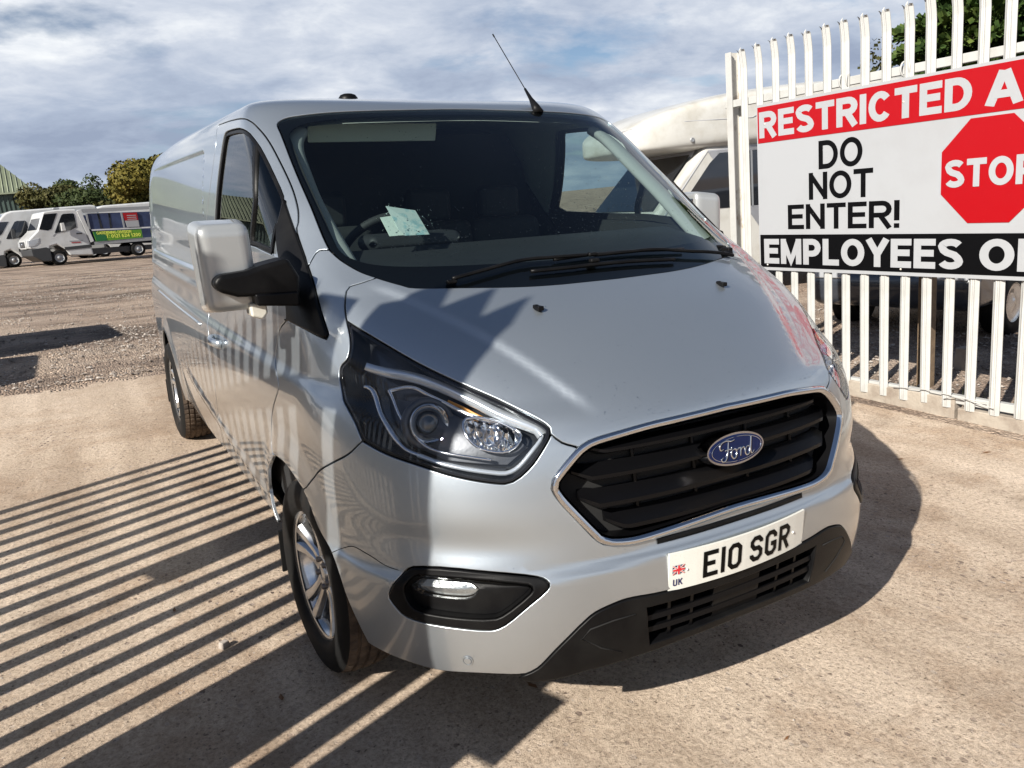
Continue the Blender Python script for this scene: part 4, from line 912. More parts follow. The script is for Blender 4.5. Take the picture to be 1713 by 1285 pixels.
MT['visor'] = mat('visor_cloth', (.55, .62, .55), .8)
mb = MB(); mb.box((-.34, .70, 1.835), (.55, .012, .075), rot=(rad(20), 'X')); mb.build('sun_visor', MT['visor'], VAN, bevel=.005)
# ================================================================== the yard (world frame)
def satu(t, a, b): 
    s_ = np.sign(t); t = np.abs(t); return s_*np.where(t < a, t, a+b*(1-np.exp(-(t-a)/b)))
def H(x, y):
    x = np.asarray(x, float); y = np.asarray(y, float)
    return -.039784*satu(x, 6., 3.)+.030679*satu(y, 6., 4.0)
def hz(x, y): return float(H(x, y))
def sheet(name, xs, ys, dz, m, keep=None, jit=0):
    X, Y = np.meshgrid(xs, ys); Z = H(X, Y)+dz; nx, ny = len(xs), len(ys)
    v = np.stack([X, Y, Z], -1).reshape(-1, 3); f = []
    for j in range(ny-1):
        for i in range(nx-1):
            if keep is None or keep((xs[i]+xs[i+1])/2, (ys[j]+ys[j+1])/2): f.append((j*nx+i, j*nx+i+1, (j+1)*nx+i+1, (j+1)*nx+i))
    me = bpy.data.meshes.new(name); me.from_pydata(v.tolist(), [], f); me.materials.append(m); me.polygons.foreach_set('use_smooth', [True]*len(f))
    o = bpy.data.objects.new(name, me); link(o); o['kind'] = 'structure'; return o
def nodes_mat(name):
    m = bpy.data.materials.new(name); m.use_nodes = True; return m, m.node_tree.nodes, m.node_tree.links, m.node_tree.nodes['Principled BSDF']
def nz(N, L, vec, sc, det=5, rough=.6, dist=0):
    n = N.new('ShaderNodeTexNoise'); n.inputs['Scale'].default_value = sc; n.inputs['Detail'].default_value = det; n.inputs['Roughness'].default_value = rough; n.inputs['Distortion'].default_value = dist; L.new(vec, n.inputs[0]); return n.outputs[0]
def rampn(N, L, inp, pts):
    r = N.new('ShaderNodeValToRGB'); L.new(inp, r.inputs[0]); e = r.color_ramp.elements
    while len(e) < len(pts): e.new(.5)
    for k, (p, c_) in enumerate(pts): e[k].position = p; e[k].color = (*c_, 1) if len(c_) == 3 else c_
    return r.outputs[0]
def mixn(N, L, fac, a, b, blend='MIX'):
    m = N.new('ShaderNodeMix'); m.data_type = 'RGBA'; m.blend_type = blend
    if hasattr(fac, 'links') or hasattr(fac, 'is_output'): L.new(fac, m.inputs[0])
    else: m.inputs[0].default_value = fac
    for k, q in ((6, a), (7, b)):
        if isinstance(q, tuple): m.inputs[k].default_value = (*q, 1)
        else: L.new(q, m.inputs[k])
    return m.outputs[2]
def concrete_mat():
    m, N, L, b = nodes_mat('worn_concrete'); tc = N.new('ShaderNodeTexCoord'); o = tc.outputs['Object']
    base = rampn(N, L, nz(N, L, o, .55, 8, .62), [(.30, (.34, .262, .195)), (.5, (.475, .385, .298)), (.68, (.56, .465, .37))])
    fine = rampn(N, L, nz(N, L, o, 60, 9, .85), [(.36, (.55, .52, .49)), (.5, (1, .99, .98)), (.66, (1.35, 1.36, 1.36))])
    c1 = mixn(N, L, 1.0, base, fine, 'MULTIPLY')
    dirt = rampn(N, L, nz(N, L, o, 1.7, 7, .7, .4), [(.50, (0, 0, 0)), (.72, (1, 1, 1))])
    c1 = mixn(N, L, dirt, c1, mixn(N, L, 1.0, c1, (.70, .62, .55), 'MULTIPLY'))
    st1 = N.new('ShaderNodeTexVoronoi'); st1.inputs['Scale'].default_value = .9; wv = N.new('ShaderNodeVectorMath'); wv.operation = 'MULTIPLY_ADD'; nn_ = N.new('ShaderNodeTexNoise'); nn_.inputs['Scale'].default_value = 3; nn_.inputs['Detail'].default_value = 6; L.new(o, nn_.inputs[0]); L.new(nn_.outputs['Color'], wv.inputs[0]); wv.inputs[1].default_value = (.5, .5, 0); L.new(o, wv.inputs[2]); L.new(wv.outputs[0], st1.inputs['Vector'])
    oil = rampn(N, L, st1.outputs['Distance'], [(.05, (.62, .60, .58)), (.16, (1, 1, 1))]); c1 = mixn(N, L, .8, c1, mixn(N, L, 1.0, c1, oil, 'MULTIPLY'))
    mp2 = N.new('ShaderNodeMapping'); mp2.inputs['Scale'].default_value = (3.2, .22, 1); mp2.inputs['Rotation'].default_value = (0, 0, .12); L.new(o, mp2.inputs[0])
    trk = rampn(N, L, nz(N, L, mp2.outputs[0], 1.0, 5, .55), [(.40, (.86, .84, .82)), (.60, (1.07, 1.07, 1.07))]); c1 = mixn(N, L, 1.0, c1, trk, 'MULTIPLY')
    # exposed stones: two sizes, elongated cells, only some of the cells
    clump = rampn(N, L, nz(N, L, o, .9, 4, .6), [(.42, (0, 0, 0)), (.62, (1, 1, 1))])
    def stones(sc, th, sx=1.0, seed=0.0):
        mp = N.new('ShaderNodeMapping'); mp.inputs['Scale'].default_value = (sc, sc*sx, sc); mp.inputs['Rotation'].default_value = (0, 0, .5+seed); mp.inputs['Location'].default_value = (seed, 0, 0)
        wob = N.new('ShaderNodeTexNoise'); wob.inputs['Scale'].default_value = 9; L.new(o, wob.inputs[0])
        ad = N.new('ShaderNodeVectorMath'); ad.operation = 'MULTIPLY_ADD'; L.new(wob.outputs['Color'], ad.inputs[0]); ad.inputs[1].default_value = (.02, .02, 0); L.new(o, ad.inputs[2]); L.new(ad.outputs[0], mp.inputs[0])
        v = N.new('ShaderNodeTexVoronoi'); v.voronoi_dimensions = '2D'; v.inputs['Scale'].default_value = 1; L.new(mp.outputs[0], v.inputs['Vector'])
        sp = N.new('ShaderNodeSeparateColor'); L.new(v.outputs['Color'], sp.inputs[0])
        rad_ = N.new('ShaderNodeMapRange'); L.new(sp.outputs[0], rad_.inputs[0]); rad_.inputs[1].default_value = th; rad_.inputs[2].default_value = 1; rad_.inputs[3].default_value = 0.0; rad_.inputs[4].default_value = .30
        lt = N.new('ShaderNodeMath'); lt.operation = 'SUBTRACT'; L.new(rad_.outputs[0], lt.inputs[0]); L.new(v.outputs['Distance'], lt.inputs[1])
        sm = N.new('ShaderNodeMapRange'); L.new(lt.outputs[0], sm.inputs[0]); sm.inputs[1].default_value = 0; sm.inputs[2].default_value = .05
        mm = N.new('ShaderNodeMath'); mm.operation = 'MULTIPLY'; L.new(sm.outputs[0], mm.inputs[0]); cm = N.new('ShaderNodeMapRange'); L.new(clump, cm.inputs[0]); cm.inputs[3].default_value = .25; cm.inputs[4].default_value = 1; L.new(cm.outputs[0], mm.inputs[1]); return mm.outputs[0], sp.outputs[1]
    bumps = []
    for sc, th, seed in ((30, .72, .0), (64, .66, 3.3), (150, .5, 7.1)):
        s_, r_ = stones(sc, th, .72, seed); colr = rampn(N, L, r_, [(.0, (.10, .068, .055)), (.35, (.19, .14, .115)), (.65, (.30, .24, .20)), (1, (.42, .36, .31))])
        c1 = mixn(N, L, s_, c1, colr); bumps.append(s_)
    pit = rampn(N, L, nz(N, L, o, 70, 3, .6), [(.30, (.35, .33, .32)), (.38, (1, 1, 1))]); c1 = mixn(N, L, 1.0, c1, pit, 'MULTIPLY')
    L.new(c1, b.inputs['Base Color']); b.inputs['Roughness'].default_value = .88; b.inputs['Specular IOR Level'].default_value = .3
    h1 = nz(N, L, o, 60, 8, .75); h2 = nz(N, L, o, 9, 5, .6)
    a1 = N.new('ShaderNodeMath'); a1.operation = 'MULTIPLY_ADD'; L.new(h2, a1.inputs[0]); a1.inputs[1].default_value = 1.2; L.new(h1, a1.inputs[2])
    a2 = N.new('ShaderNodeMath'); a2.operation = 'MULTIPLY_ADD'; L.new(bumps[0], a2.inputs[0]); a2.inputs[1].default_value = -.25; L.new(a1.outputs[0], a2.inputs[2])
    bp = N.new('ShaderNodeBump'); bp.inputs['Strength'].default_value = .9; bp.inputs['Distance'].default_value = .010; L.new(a2.outputs[0], bp.inputs['Height']); L.new(bp.outputs[0], b.inputs['Normal'])
    return m
def gravel_mat():
    m, N, L, b = nodes_mat('gravel_hardcore'); tc = N.new('ShaderNodeTexCoord'); o = tc.outputs['Object']
    mp = N.new('ShaderNodeMapping'); mp.inputs['Scale'].default_value = (.55, 1.0, 1); L.new(o, mp.inputs[0])
    base = rampn(N, L, nz(N, L, mp.outputs[0], .9, 9, .68, .3), [(.38, (.11, .080, .060)), (.48, (.26, .195, .15)), (.58, (.38, .30, .235))])
    v = N.new('ShaderNodeTexVoronoi'); v.inputs['Scale'].default_value = 46; v.voronoi_dimensions = '2D'; v.inputs['Randomness'].default_value = 1; L.new(o, v.inputs['Vector'])
    sp = N.new('ShaderNodeSeparateColor'); L.new(v.outputs['Color'], sp.inputs[0])
    st_ = rampn(N, L, sp.outputs[0], [(.0, (.55, .50, .45)), (.6, (1, .98, .95)), (.85, (1.1, 1.08, 1.05)), (1, (2.0, 1.95, 1.9))]); sc_ = rampn(N, L, nz(N, L, mp.outputs[0], 2.2, 5, .6), [(.42, (.15, .15, .15)), (.62, (1, 1, 1))]); c1 = mixn(N, L, sc_, base, mixn(N, L, 1.0, base, st_, 'MULTIPLY'))
    L.new(c1, b.inputs['Base Color']); b.inputs['Roughness'].default_value = .92
    h = N.new('ShaderNodeMath'); h.operation = 'MULTIPLY_ADD'; L.new(v.outputs['Distance'], h.inputs[0]); h.inputs[1].default_value = -1.0; L.new(nz(N, L, o, 12, 8, .7), h.inputs[2])
    bp = N.new('ShaderNodeBump'); bp.inputs['Strength'].default_value = .9; bp.inputs['Distance'].default_value = .03; L.new(h.outputs[0], bp.inputs['Height']); L.new(bp.outputs[0], b.inputs['Normal'])
    return m
MT['concrete'] = concrete_mat(); MT['gravel'] = gravel_mat()
ax = np.unique(np.concatenate([np.linspace(-400, -40, 19), np.linspace(-40, 40, 161), np.linspace(40, 400, 19)]))
sheet('ground', ax, ax+0.0, -.006, MT['gravel'])
xs = np.arange(-12, 3.30, .1); ys = np.arange(-9, 6.4, .1)
def apron_keep(x, y):
    yb = 5.80+.16*math.sin(x*1.3)+.07*math.sin(x*5.1+1)+.04*math.sin(x*13.0)+.03*math.sin(x*31); return y < yb and x < 3.27
ap = sheet('concrete_apron', np.arange(-12, 3.31, .06), np.arange(-9, 6.3, .06), .0, MT['concrete'], apron_keep)
# ruts in the gravel strip and loose stones
def stones(name, n, region, smin, smax, m, seed):
    r = np.random.default_rng(seed); v = []; f = []; base = np.array([[1, 0, 0], [-.9, .1, 0], [.1, 1, 0], [0, -.9, .1], [0, 0, .7], [0, 0, -.5]])
    fc = [(0, 2, 4), (2, 1, 4), (1, 3, 4), (3, 0, 4), (2, 0, 5), (1, 2, 5), (3, 1, 5), (0, 3, 5)]
    k = 0
    while k < n:
        x, y = region(r)
        if x is None: continue
        s_ = smin+(smax-smin)*r.random()**3; p = (base+r.normal(0, .15, base.shape))*s_*.5*np.array([1, .8, .75]); a = r.random()*6.28; ca, sa = math.cos(a), math.sin(a)
        p = p@np.array([[ca, sa, 0], [-sa, ca, 0], [0, 0, 1]])+[x, y, hz(x, y)+s_*.12]; b_ = len(v); v += p.tolist(); f += [tuple(b_+i for i in q) for q in fc]; k += 1
    me = bpy.data.meshes.new(name); me.from_pydata(v, [], f); me.materials.append(m); o = bpy.data.objects.new(name, me); link(o); o['kind'] = 'stuff'; return o
MT['stone'] = mat('loose_stone', (.38, .34, .30), .85, noise=(3, 4, (.13, .10, .08), .40, .62))
def reg_gravel(r):
    y = 5.9+24*r.random()**2.0; x = -.18*y-3.5+ (4.2+.25*y)*r.random()
    d = math.sin(x*.9+1.7*math.sin(y*.55))*math.sin(y*1.35+.8*math.sin(x*1.3))+.35*math.sin(x*3.1+y*2.3)
    return (x, y) if r.random() < .12+max(0, d)*.95 else (None, None)
tag(stones('loose_stones', 22000, reg_gravel, .012, .060, MT['stone'], 3), 'pale loose stones scattered over the rough gravel yard', 'stones')
def reg_fence(r): return 3.6+3.2*r.random(), -1.5+5.5*r.random()
tag(stones('chippings', 5000, reg_fence, .015, .05, MT['stone'], 4), 'coarse chippings on the ground behind the white fence', 'chippings')
def reg_near(r):
    x = -3+6.2*r.random(); y = -2.6+8*r.random(); return x, y
tag(stones('grit', 2600, reg_near, .003, .012, MT['stone'], 5), 'fine grit and tiny stones lying on the concrete apron', 'grit')
# small block of pale stone at the left, with a leaf or two
p = RV@np.array([-1.235, .30, .0]); mb = MB(); mb.box((0, 0, .013), (.036, .030, .026), taper=.8); o = mb.build('stone_chip', MT['stone'], bevel=.004); o.location = p.tolist(); o.rotation_euler = (0, 0, .5); tag(o, 'single pale square stone chip lying on the striped shadow near the tyre', 'stone')
# ------------------------------------------------------------------ palisade fence on the right
FX, FY0 = 3.3975+.0, .5*.9995+.002
MT['fence'] = mat('fence_white', (.42, .42, .405), .5, noise=(5, 8, (.33, .325, .30), .48, .80), bump=(30, .15, .003))
MT['rust'] = mat('rusty_post', (.62, .60, .54), .7, noise=(6, 8, (.22, .14, .09), .52, .68))
FENCE = empty('palisade_fence', 'white steel palisade fence with curved spiked pale tops behind the restricted area sign', 'fence', (FX, FY0, 0))
def pale_mesh(name, zb, zt, w=.068, bendd=.045, bl=.20, flip=1):
    """W-section pale, top splits in three points and curves outward (towards -x)"""
    sec = [(-w/2, .0), (-w*.36, -.004), (-w*.20, -.014), (-w*.07, -.010), (0, -.013), (w*.07, -.010), (w*.20, -.014), (w*.36, -.004), (w/2, 0)]
    zs = [zb, zt-bl-.02, zt-bl, zt-bl*.75, zt-bl*.5, zt-bl*.30, zt-bl*.22]
    v = []; f = []; n = len(sec)
    def dx(z):
        t = max(0, (z-(zt-bl))/bl); return -bendd*t**1.5*1.0
    for z in zs:
        for y, x in sec: v.append((x+dx(z), y, z))
    for k in range(len(zs)-1):
        for i in range(n-1): f.append((k*n+i, k*n+i+1, (k+1)*n+i+1, (k+1)*n+i))
    b0 = (len(zs)-1)*n
    # three prongs: left, centre, right
    for ids, yo, top, xo in (((0, 1, 2), -.012, zt-.020, -.018), ((2, 3, 4, 5, 6), 0, zt, .0), ((6, 7, 8), .012, zt-.020, -.018)):
        ym = np.mean([sec[i][0] for i in ids])+yo; zm = zt-bl*.12
        r_ = []
        for i in ids:
            q = len(v); v.append((sec[i][1]+dx(zm)+xo*.5, sec[i][0]*.55+ym*.45, zm)); r_.append(q)
        tip = len(v); v.append((dx(top)+xo, ym, top))
        for a in range(len(ids)-1): f.append((b0+ids[a], b0+ids[a+1], r_[a+1], r_[a])); f.append((r_[a], r_[a+1], tip))
    v2 = [(x+.0045, y, z) for x, y, z in v]; m_ = len(v); f2 = [tuple(m_+i for i in q[::-1]) for q in f]
    # edges
    e = [(k*n, (k+1)*n, m_+(k+1)*n, m_+k*n) for k in range(len(zs)-1)]+[((k+1)*n-1, m_+(k+1)*n-1, m_+(k+2)*n-1, (k+2)*n-1) for k in range(len(zs)-1)]+[(i, m_+i, m_+i+1, i+1) for i in range(n-1)]
    me = bpy.data.meshes.new(name); me.from_pydata(v+v2, [], f+f2+e); me.materials.append(MT['fence']); me.update(); return me
pm = pale_mesh('pale', -.055, 2.495, bendd=.024, bl=.15)
pale_s = [1.675-.1545*k for k in range(19)]
for k, s_ in enumerate(pale_s):
    o = bpy.data.objects.new('pale', pm); link(o, FENCE); o.location = (-.012+rng.normal(0, .002), s_, rng.normal(0, .004)+(.004*(k > 12))); o.rotation_euler = (rng.normal(0, .003), 0, rng.normal(0, .03))
for z in (2.095, .0):
    mb = MB(); mb.box((.022, .25, z), (.045, 3.3, .055)); mb.build('rail', MT['fence'], FENCE, bevel=.004)
mb = MB(); mb.box((.0, 1.845, 1.16), (.012, .055, 2.64)); mb.box((.055, 1.845, 1.16), (.11, .008, 2.64)); mb.box((.105, 1.845, 1.16), (.010, .055, 2.64)); mb.build('post', MT['rust'], FENCE)
mb = MB(); mb.box((-.008, 1.835, 1.18), (.010, .060, 2.60)); mb.build('post_face', MT['fence'], FENCE, bevel=.002)
for s_ in (.76, .30, -.55):
    mb = MB(); mb.tube([(.0+.03*math.cos(t), s_+.03*math.sin(t*.5), 2.10+.045*math.sin(t)) for t in np.linspace(0, 12, 40)], .006, 5); mb.build('wire_tie', MT['fence'], FENCE)
mb = MB(); mb.tube([(-.032, .35, .02), (-.04, .10, .045), (-.035, -.12, .03), (-.045, -.35, .0)], .003, 5); mb.tube([(-.035, -.02, .0), (-.05, -.10, .032), (-.04, -.30, .028)], .003, 5); mb.build('loose_wire', MT['fence'], FENCE)
MT['kerb'] = mat('concrete_kerb', (.33, .29, .24), .9, noise=(5, 7, (.18, .14, .11), .45, .75), bump=(40, .5, .01))
for y0, y1, dz in ((1.9, .42, .0), (.40, -1.2, -.012)):
    mb = MB(); mb.box((FX+.03, (y0+y1)/2, hz(FX, (y0+y1)/2)+.035+dz), (.09, abs(y1-y0), .15)); o = mb.build('gravel_board', MT['kerb'], None, bevel=.008); tag(o, 'concrete kerb length under the fence, %s' % ('nearer the van' if y0 > 1 else 'nearer the right edge'), 'kerb', 'concrete kerbs along the foot of the fence')
# ------------------------------------------------------------------ sign
SG = empty('warning_sign', 'large red white and black sign reading RESTRICTED AREA DO NOT ENTER', 'sign', (FX-.034, FY0, 0))
MT['sred'] = mat('sign_red', (.31, .001, .004), .35, noise=(40, 4, (.36, .03, .03), .70, .75)); MT['swhite'] = mat('sign_white', (.335, .345, .36), .35, noise=(2, 6, (.305, .31, .32), .45, .75)); MT['sblack'] = mat('sign_black', (.0025, .0025, .003), .45, spec=.12, noise=(60, 3, (.5, .5, .5), .76, .78))
YL, YR_ = 1.532, -1.10
def spanel(name, y0, y1, z0, z1, x, m, parent, th=.003): mb = MB(); mb.box((x, (y0+y1)/2, (z0+z1)/2), (th, abs(y1-y0), z1-z0)); return mb.build(name, m, parent)
spanel('sign_board', YL, YR_, .797, 2.045, 0, MT['swhite'], SG, .006)
spanel('red_band', YL-.012, YR_+.012, 1.764, 2.026, -.0045, MT['sred'], SG)
spanel('black_band', YL-.012, YR_+.012, .822, 1.072, -.0045, MT['sblack'], SG)
def arcp(cx, cy, rx, ry, a0, a1, n=9): return [(cx+rx*math.cos(rad(t)), cy+ry*math.sin(rad(t))) for t in np.linspace(a0, a1, n)]
def sign_glyph(ch, st):
    """upright grotesque capitals: centre lines in a box of width w and height 1"""
    h = st/2; w = {'M': .86, 'O': .84, 'D': .76, 'R': .76, 'I': st, 'N': .74, 'E': .66, 'S': .72, 'T': .70, 'C': .78, 'A': .80, 'P': .70, 'L': .62, 'Y': .74, '!': st, '0': .62, '1': .40, '2': .62, '4': .66, '6': .62, 'G': .80, 'V': .74, ':': st, ' ': .30}[ch]
    l, r, b, t = h, w-h, h, 1-h; m = .52
    G = {'E': [[(w, t), (l, t), (l, b), (w, b)], [(l, m), (w-.05, m)]], 'T': [[(0, t), (w, t)], [(w/2, t), (w/2, 0)]], 'I': [[(w/2, 0), (w/2, 1)]], 'L': [[(l, 1), (l, b), (w, b)]],
         'N': [[(l, 0), (l, 1)], [(r, 0), (r, 1)], [(l*.9, 1-h*.9), (w-l*.9, h*.9)]], 'M': [[(l, 0), (l, 1)], [(r, 0), (r, 1)], [(l, 1-h*.7), (w/2, h*1.2), (r, 1-h*.7)]],
         'A': [[(l*.75, 0), (w/2-.02, 1-h*.2)], [(w-l*.75, 0), (w/2+.02, 1-h*.2)], [(w*.24, .31), (w*.76, .31)]], 'Y': [[(l*.6, 1), (w/2, .45)], [(w-l*.6, 1), (w/2, .45)], [(w/2, .5), (w/2, 0)]], 'V': [[(l*.6, 1), (w/2, h*.5)], [(w-l*.6, 1), (w/2, h*.5)]],
         'D': [[(l, t)]+arcp(w*.42, .5, r-w*.42, .5-h, 90, -90, 13)+[(l, b)], [(l, 0), (l, 1)]],
         'O': [arcp(w/2, .5, w/2-h, .5-h, 90, 450, 29)], '0': [arcp(w/2, .5, w/2-h, .5-h, 90, 450, 25)],
         'C': [arcp(w/2, .5, w/2-h, .5-h, 38, 322, 19)], 'G': [arcp(w/2, .5, w/2-h, .5-h, 38, 340, 19)+[(r, .46)], [(w*.55, .46), (w, .46)]],
         'R': [[(l, 0), (l, 1)], [(l, t), (r-.22, t)]+arcp(r-.22, (t+.48)/2, .22, (t-.48)/2, 90, -90, 9)+[(l, .48)], [(w*.50, .48), (w-h*.75, 0)]],
         'P': [[(l, 0), (l, 1)], [(l, t), (r-.22, t)]+arcp(r-.22, (t+.43)/2, .22, (t-.43)/2, 90, -90, 9)+[(l, .43)]],
         'S': [arcp(w/2, .745, w/2-h, .255-h, 20, 200, 9)+[(l+.05, .62), (w*.35, .55), (w*.65, .47), (r-.05, .38)]+arcp(w/2, .265, w/2-h, .265-h, 20, -165, 10)],
         '!': [[(w/2, 1), (w/2, .27)], [(w/2, 0), (w/2, st*.95)]], ':': [[(w/2, .7), (w/2, .7-st)], [(w/2, 0), (w/2, st)]], '1': [[(w*.6, 0), (w*.6, 1)], [(w*.6, .92), (0, .70)]],
         '2': [arcp(w/2, .72, w/2-h, .28-h, 170, -30, 9)+[(l, b), (w, b)]], '4': [[(w*.72, 0), (w*.72, 1)], [(w*.68, .96), (h, .32)], [(0, .3), (w, .3)]], '6': [arcp(w/2, .5, w/2-h, .5-h, 50, 200, 8)+arcp(w/2, .31, w/2-h, .31-h, 180, 540, 16)], ' ': []}
    return w, G[ch]
def lettering(body, st, gap=.075):
    x = 0; out = []
    for ch in body:
        w, g = sign_glyph(ch, st); out.append([[(x+p, q) for p, q in s_] for s_ in g]); x += w+gap*(1 if ch != ' ' else .3)
    return out, x-gap
def strip2d(pts, w):
    P = [np.array(pts[0], float)]
    for q in pts[1:]:
        if np.hypot(q[0]-P[-1][0], q[1]-P[-1][1]) > 1e-4: P.append(np.array(q, float))
    P = np.array(P); n = len(P); L_ = []; cl = np.allclose(P[0], P[-1])
    for i in range(n):
        d1 = P[i]-P[i-1] if i > 0 else (P[-1]-P[-2] if cl else P[1]-P[0]); d2 = P[i+1]-P[i] if i < n-1 else (P[1]-P[0] if cl else P[-1]-P[-2])
        d1 = d1/np.linalg.norm(d1); d2 = d2/np.linalg.norm(d2); t = d1+d2; t = t/(np.linalg.norm(t)+1e-9); k = 1/max(.5, abs(t@d2)); L_.append(np.array([-t[1], t[0]])*w/2*k)
    return np.concatenate([P+L_, P-L_]), [(i, i+1, n+i+1, n+i) for i in range(n-1)]
def text(body, y_left, y_right, z_base, height, x, m, parent, st=.19, name='letter', to=None):
    gl_, wid = lettering(body, st); sc = (y_right-y_left)/wid
    for ch, g in zip(body, gl_):
        if not g: continue
        mb = MB()
        for k, s_ in enumerate(g):
            V2, F2 = strip2d(s_, st); mb.add([(x-.0004*k, y_left+sc*p, z_base+height*q_) if to is None else to(p/wid, q_, .0006*k) for p, q_ in V2], F2)
        mb.build(name, m, parent, recalc=False)
text('RESTRICTED', 1.505, -.143, 1.800, .190, -.0062, MT['swhite'], SG, .225)
text('AREA', -.225, -1.06, 1.800, .190, -.0062, MT['swhite'], SG, .225)
text('EMPLOYEES', 1.482, -.122, .850, .190, -.0062, MT['swhite'], SG, .225)
text('ONLY', -.222, -1.0, .850, .190, -.0062, MT['swhite'], SG, .225)
text('DO', .958, .598, 1.532, .195, -.0045, MT['sblack'], SG, .175)
text('NOT', 1.046, .515, 1.322, .190, -.0045, MT['sblack'], SG, .175)
text('ENTER!', 1.243, .316, 1.112, .180, -.0045, MT['sblack'], SG, .175)
oc = []; cy, cz, R8 = -.265, 1.440, .324
for k in range(8):
    a = math.pi/8+k*math.pi/4; oc.append((cy+R8*math.cos(a), cz+R8*math.sin(a)*1.02))
mb = MB(); mb.prism(oc, -.0065, -.003, axis=0); mb.build('stop_octagon', MT['sred'], SG)
text('STOP', .008, -.535, 1.350, .165, -.0085, MT['swhite'], SG, .225)
for y in (1.45, .3, -.6):
    for z in (1.9, .84):
        mb = MB(); mb.lathe([(-.005, .007), (-.009, .006), (-.010, 0)], 12, axis=0, c=(0, y, z)); mb.build('sign_bolt', MT['rust'], SG)
# ------------------------------------------------------------------ gate leaf out of frame whose shadow falls on the van (van frame)
GATE = empty('palisade_gate', 'open white palisade gate leaf beyond the left edge, casting its striped shadow on the van', 'gate', mw=MW)
dS = np.array([math.sin(rad(68)), math.cos(rad(68)), 0]); nS = np.array([math.cos(rad(68)), -math.sin(rad(68)), 0]); AG = -2.69
TSUN = math.tan(rad(32.5))
def gpt(off, z, d=0): return dS*(AG+d)+nS*off+np.array([0, 0, z])
def gslab(name, o0, o1, z0, z1, th, m, d=0, ptop=None, parent=None):
    P = [(o0, z0), (o1, z0), (o1, z1)]+(ptop or [])+[(o0, z1)]; n = len(P)
    v = [gpt(a, b, d-th/2) for a, b in P]+[gpt(a, b, d+th/2) for a, b in P]; mb = MB(); mb.add(v, [tuple(range(n)), tuple(range(2*n-1, n-1, -1))]+[(i, (i+1) % n, n+(i+1) % n, n+i) for i in range(n)]); return mb.build(name, m, parent or GATE)
for k in range(19):
    o_ = -2.995+.1534*k; gslab('pale', o_-.034, o_+.034, .05, 2.42, .012, MT['fence'], ptop=[(o_+.034, 2.46), (o_+.012, 2.44), (o_, 2.53), (o_-.012, 2.44), (o_-.034, 2.46)])
gslab('rail', -3.03, .37, 2.065, 2.155, .04, MT['fence'], .03); gslab('rail', -3.03, .37, .10, .16, .04, MT['fence'], .03)
for a, b in ((-.53, -.155), (-.118, -.008), (.030, .375)): gslab('gate_sheet', a, b, .05, 1.62, .004, MT['fence'], -.02)
gslab('gate_stile', -.20, -.055, 1.60, 2.46, .04, MT['fence']); gslab('gate_stile', .012, .372, 1.60, 2.46, .04, MT['fence'], ptop=[(.372, 2.50), (.33, 2.66), (.29, 2.50), (.235, 2.66), (.18, 2.50), (.12, 2.66), (.06, 2.50)])
gslab('lock_box', -1.58, -1.415, 1.17, 1.62, .10, MT['fence'], ptop=[(-1.43, 1.66), (-1.56, 1.66)]); gslab('gate_latch', .36, .47, 1.12, 1.33, .05, MT['fence'])
gslab('gate_leg', -3.03, -2.98, -.02, .2, .05, MT['fence']); gslab('gate_leg', .30, .37, -.02, .2, .05, MT['fence'])
# ------------------------------------------------------------------ leaves and trees
def leafmat(name, cols, sc=.6):
    m, N, L, b = nodes_mat(name); tc = N.new('ShaderNodeTexCoord'); n1 = nz(N, L, tc.outputs['Object'], sc, 4, .6); n2 = nz(N, L, tc.outputs['Object'], 9, 2, .5)
    a = N.new('ShaderNodeMath'); a.operation = 'MULTIPLY_ADD'; L.new(n2, a.inputs[0]); a.inputs[1].default_value = .5; L.new(n1, a.inputs[2]); k = len(cols)
    L.new(rampn(N, L, a.outputs[0], [(.50+.5*i/(k-1), c_) for i, c_ in enumerate(cols)]), b.inputs['Base Color']); b.inputs['Roughness'].default_value = .7; b.inputs['Specular IOR Level'].default_value = .2
    b.inputs['Subsurface Weight'].default_value = 0
    return m
MT['leaf_a'] = leafmat('autumn_leaves', [(.022, .030, .007), (.065, .066, .012), (.125, .10, .017), (.05, .058, .012)], .35)
MT['leaf_g'] = leafmat('green_leaves', [(.012, .020, .007), (.028, .042, .011), (.055, .062, .018)], .3)
MT['leaf_o'] = leafmat('olive_leaves', [(.022, .026, .009), (.05, .050, .014), (.085, .070, .022)], .3)
MT['leaf_c'] = leafmat('conifer', [(.010, .028, .008), (.035, .065, .014), (.09, .12, .025)], .8)
MT['bark'] = mat('bark', (.09, .065, .045), .9)
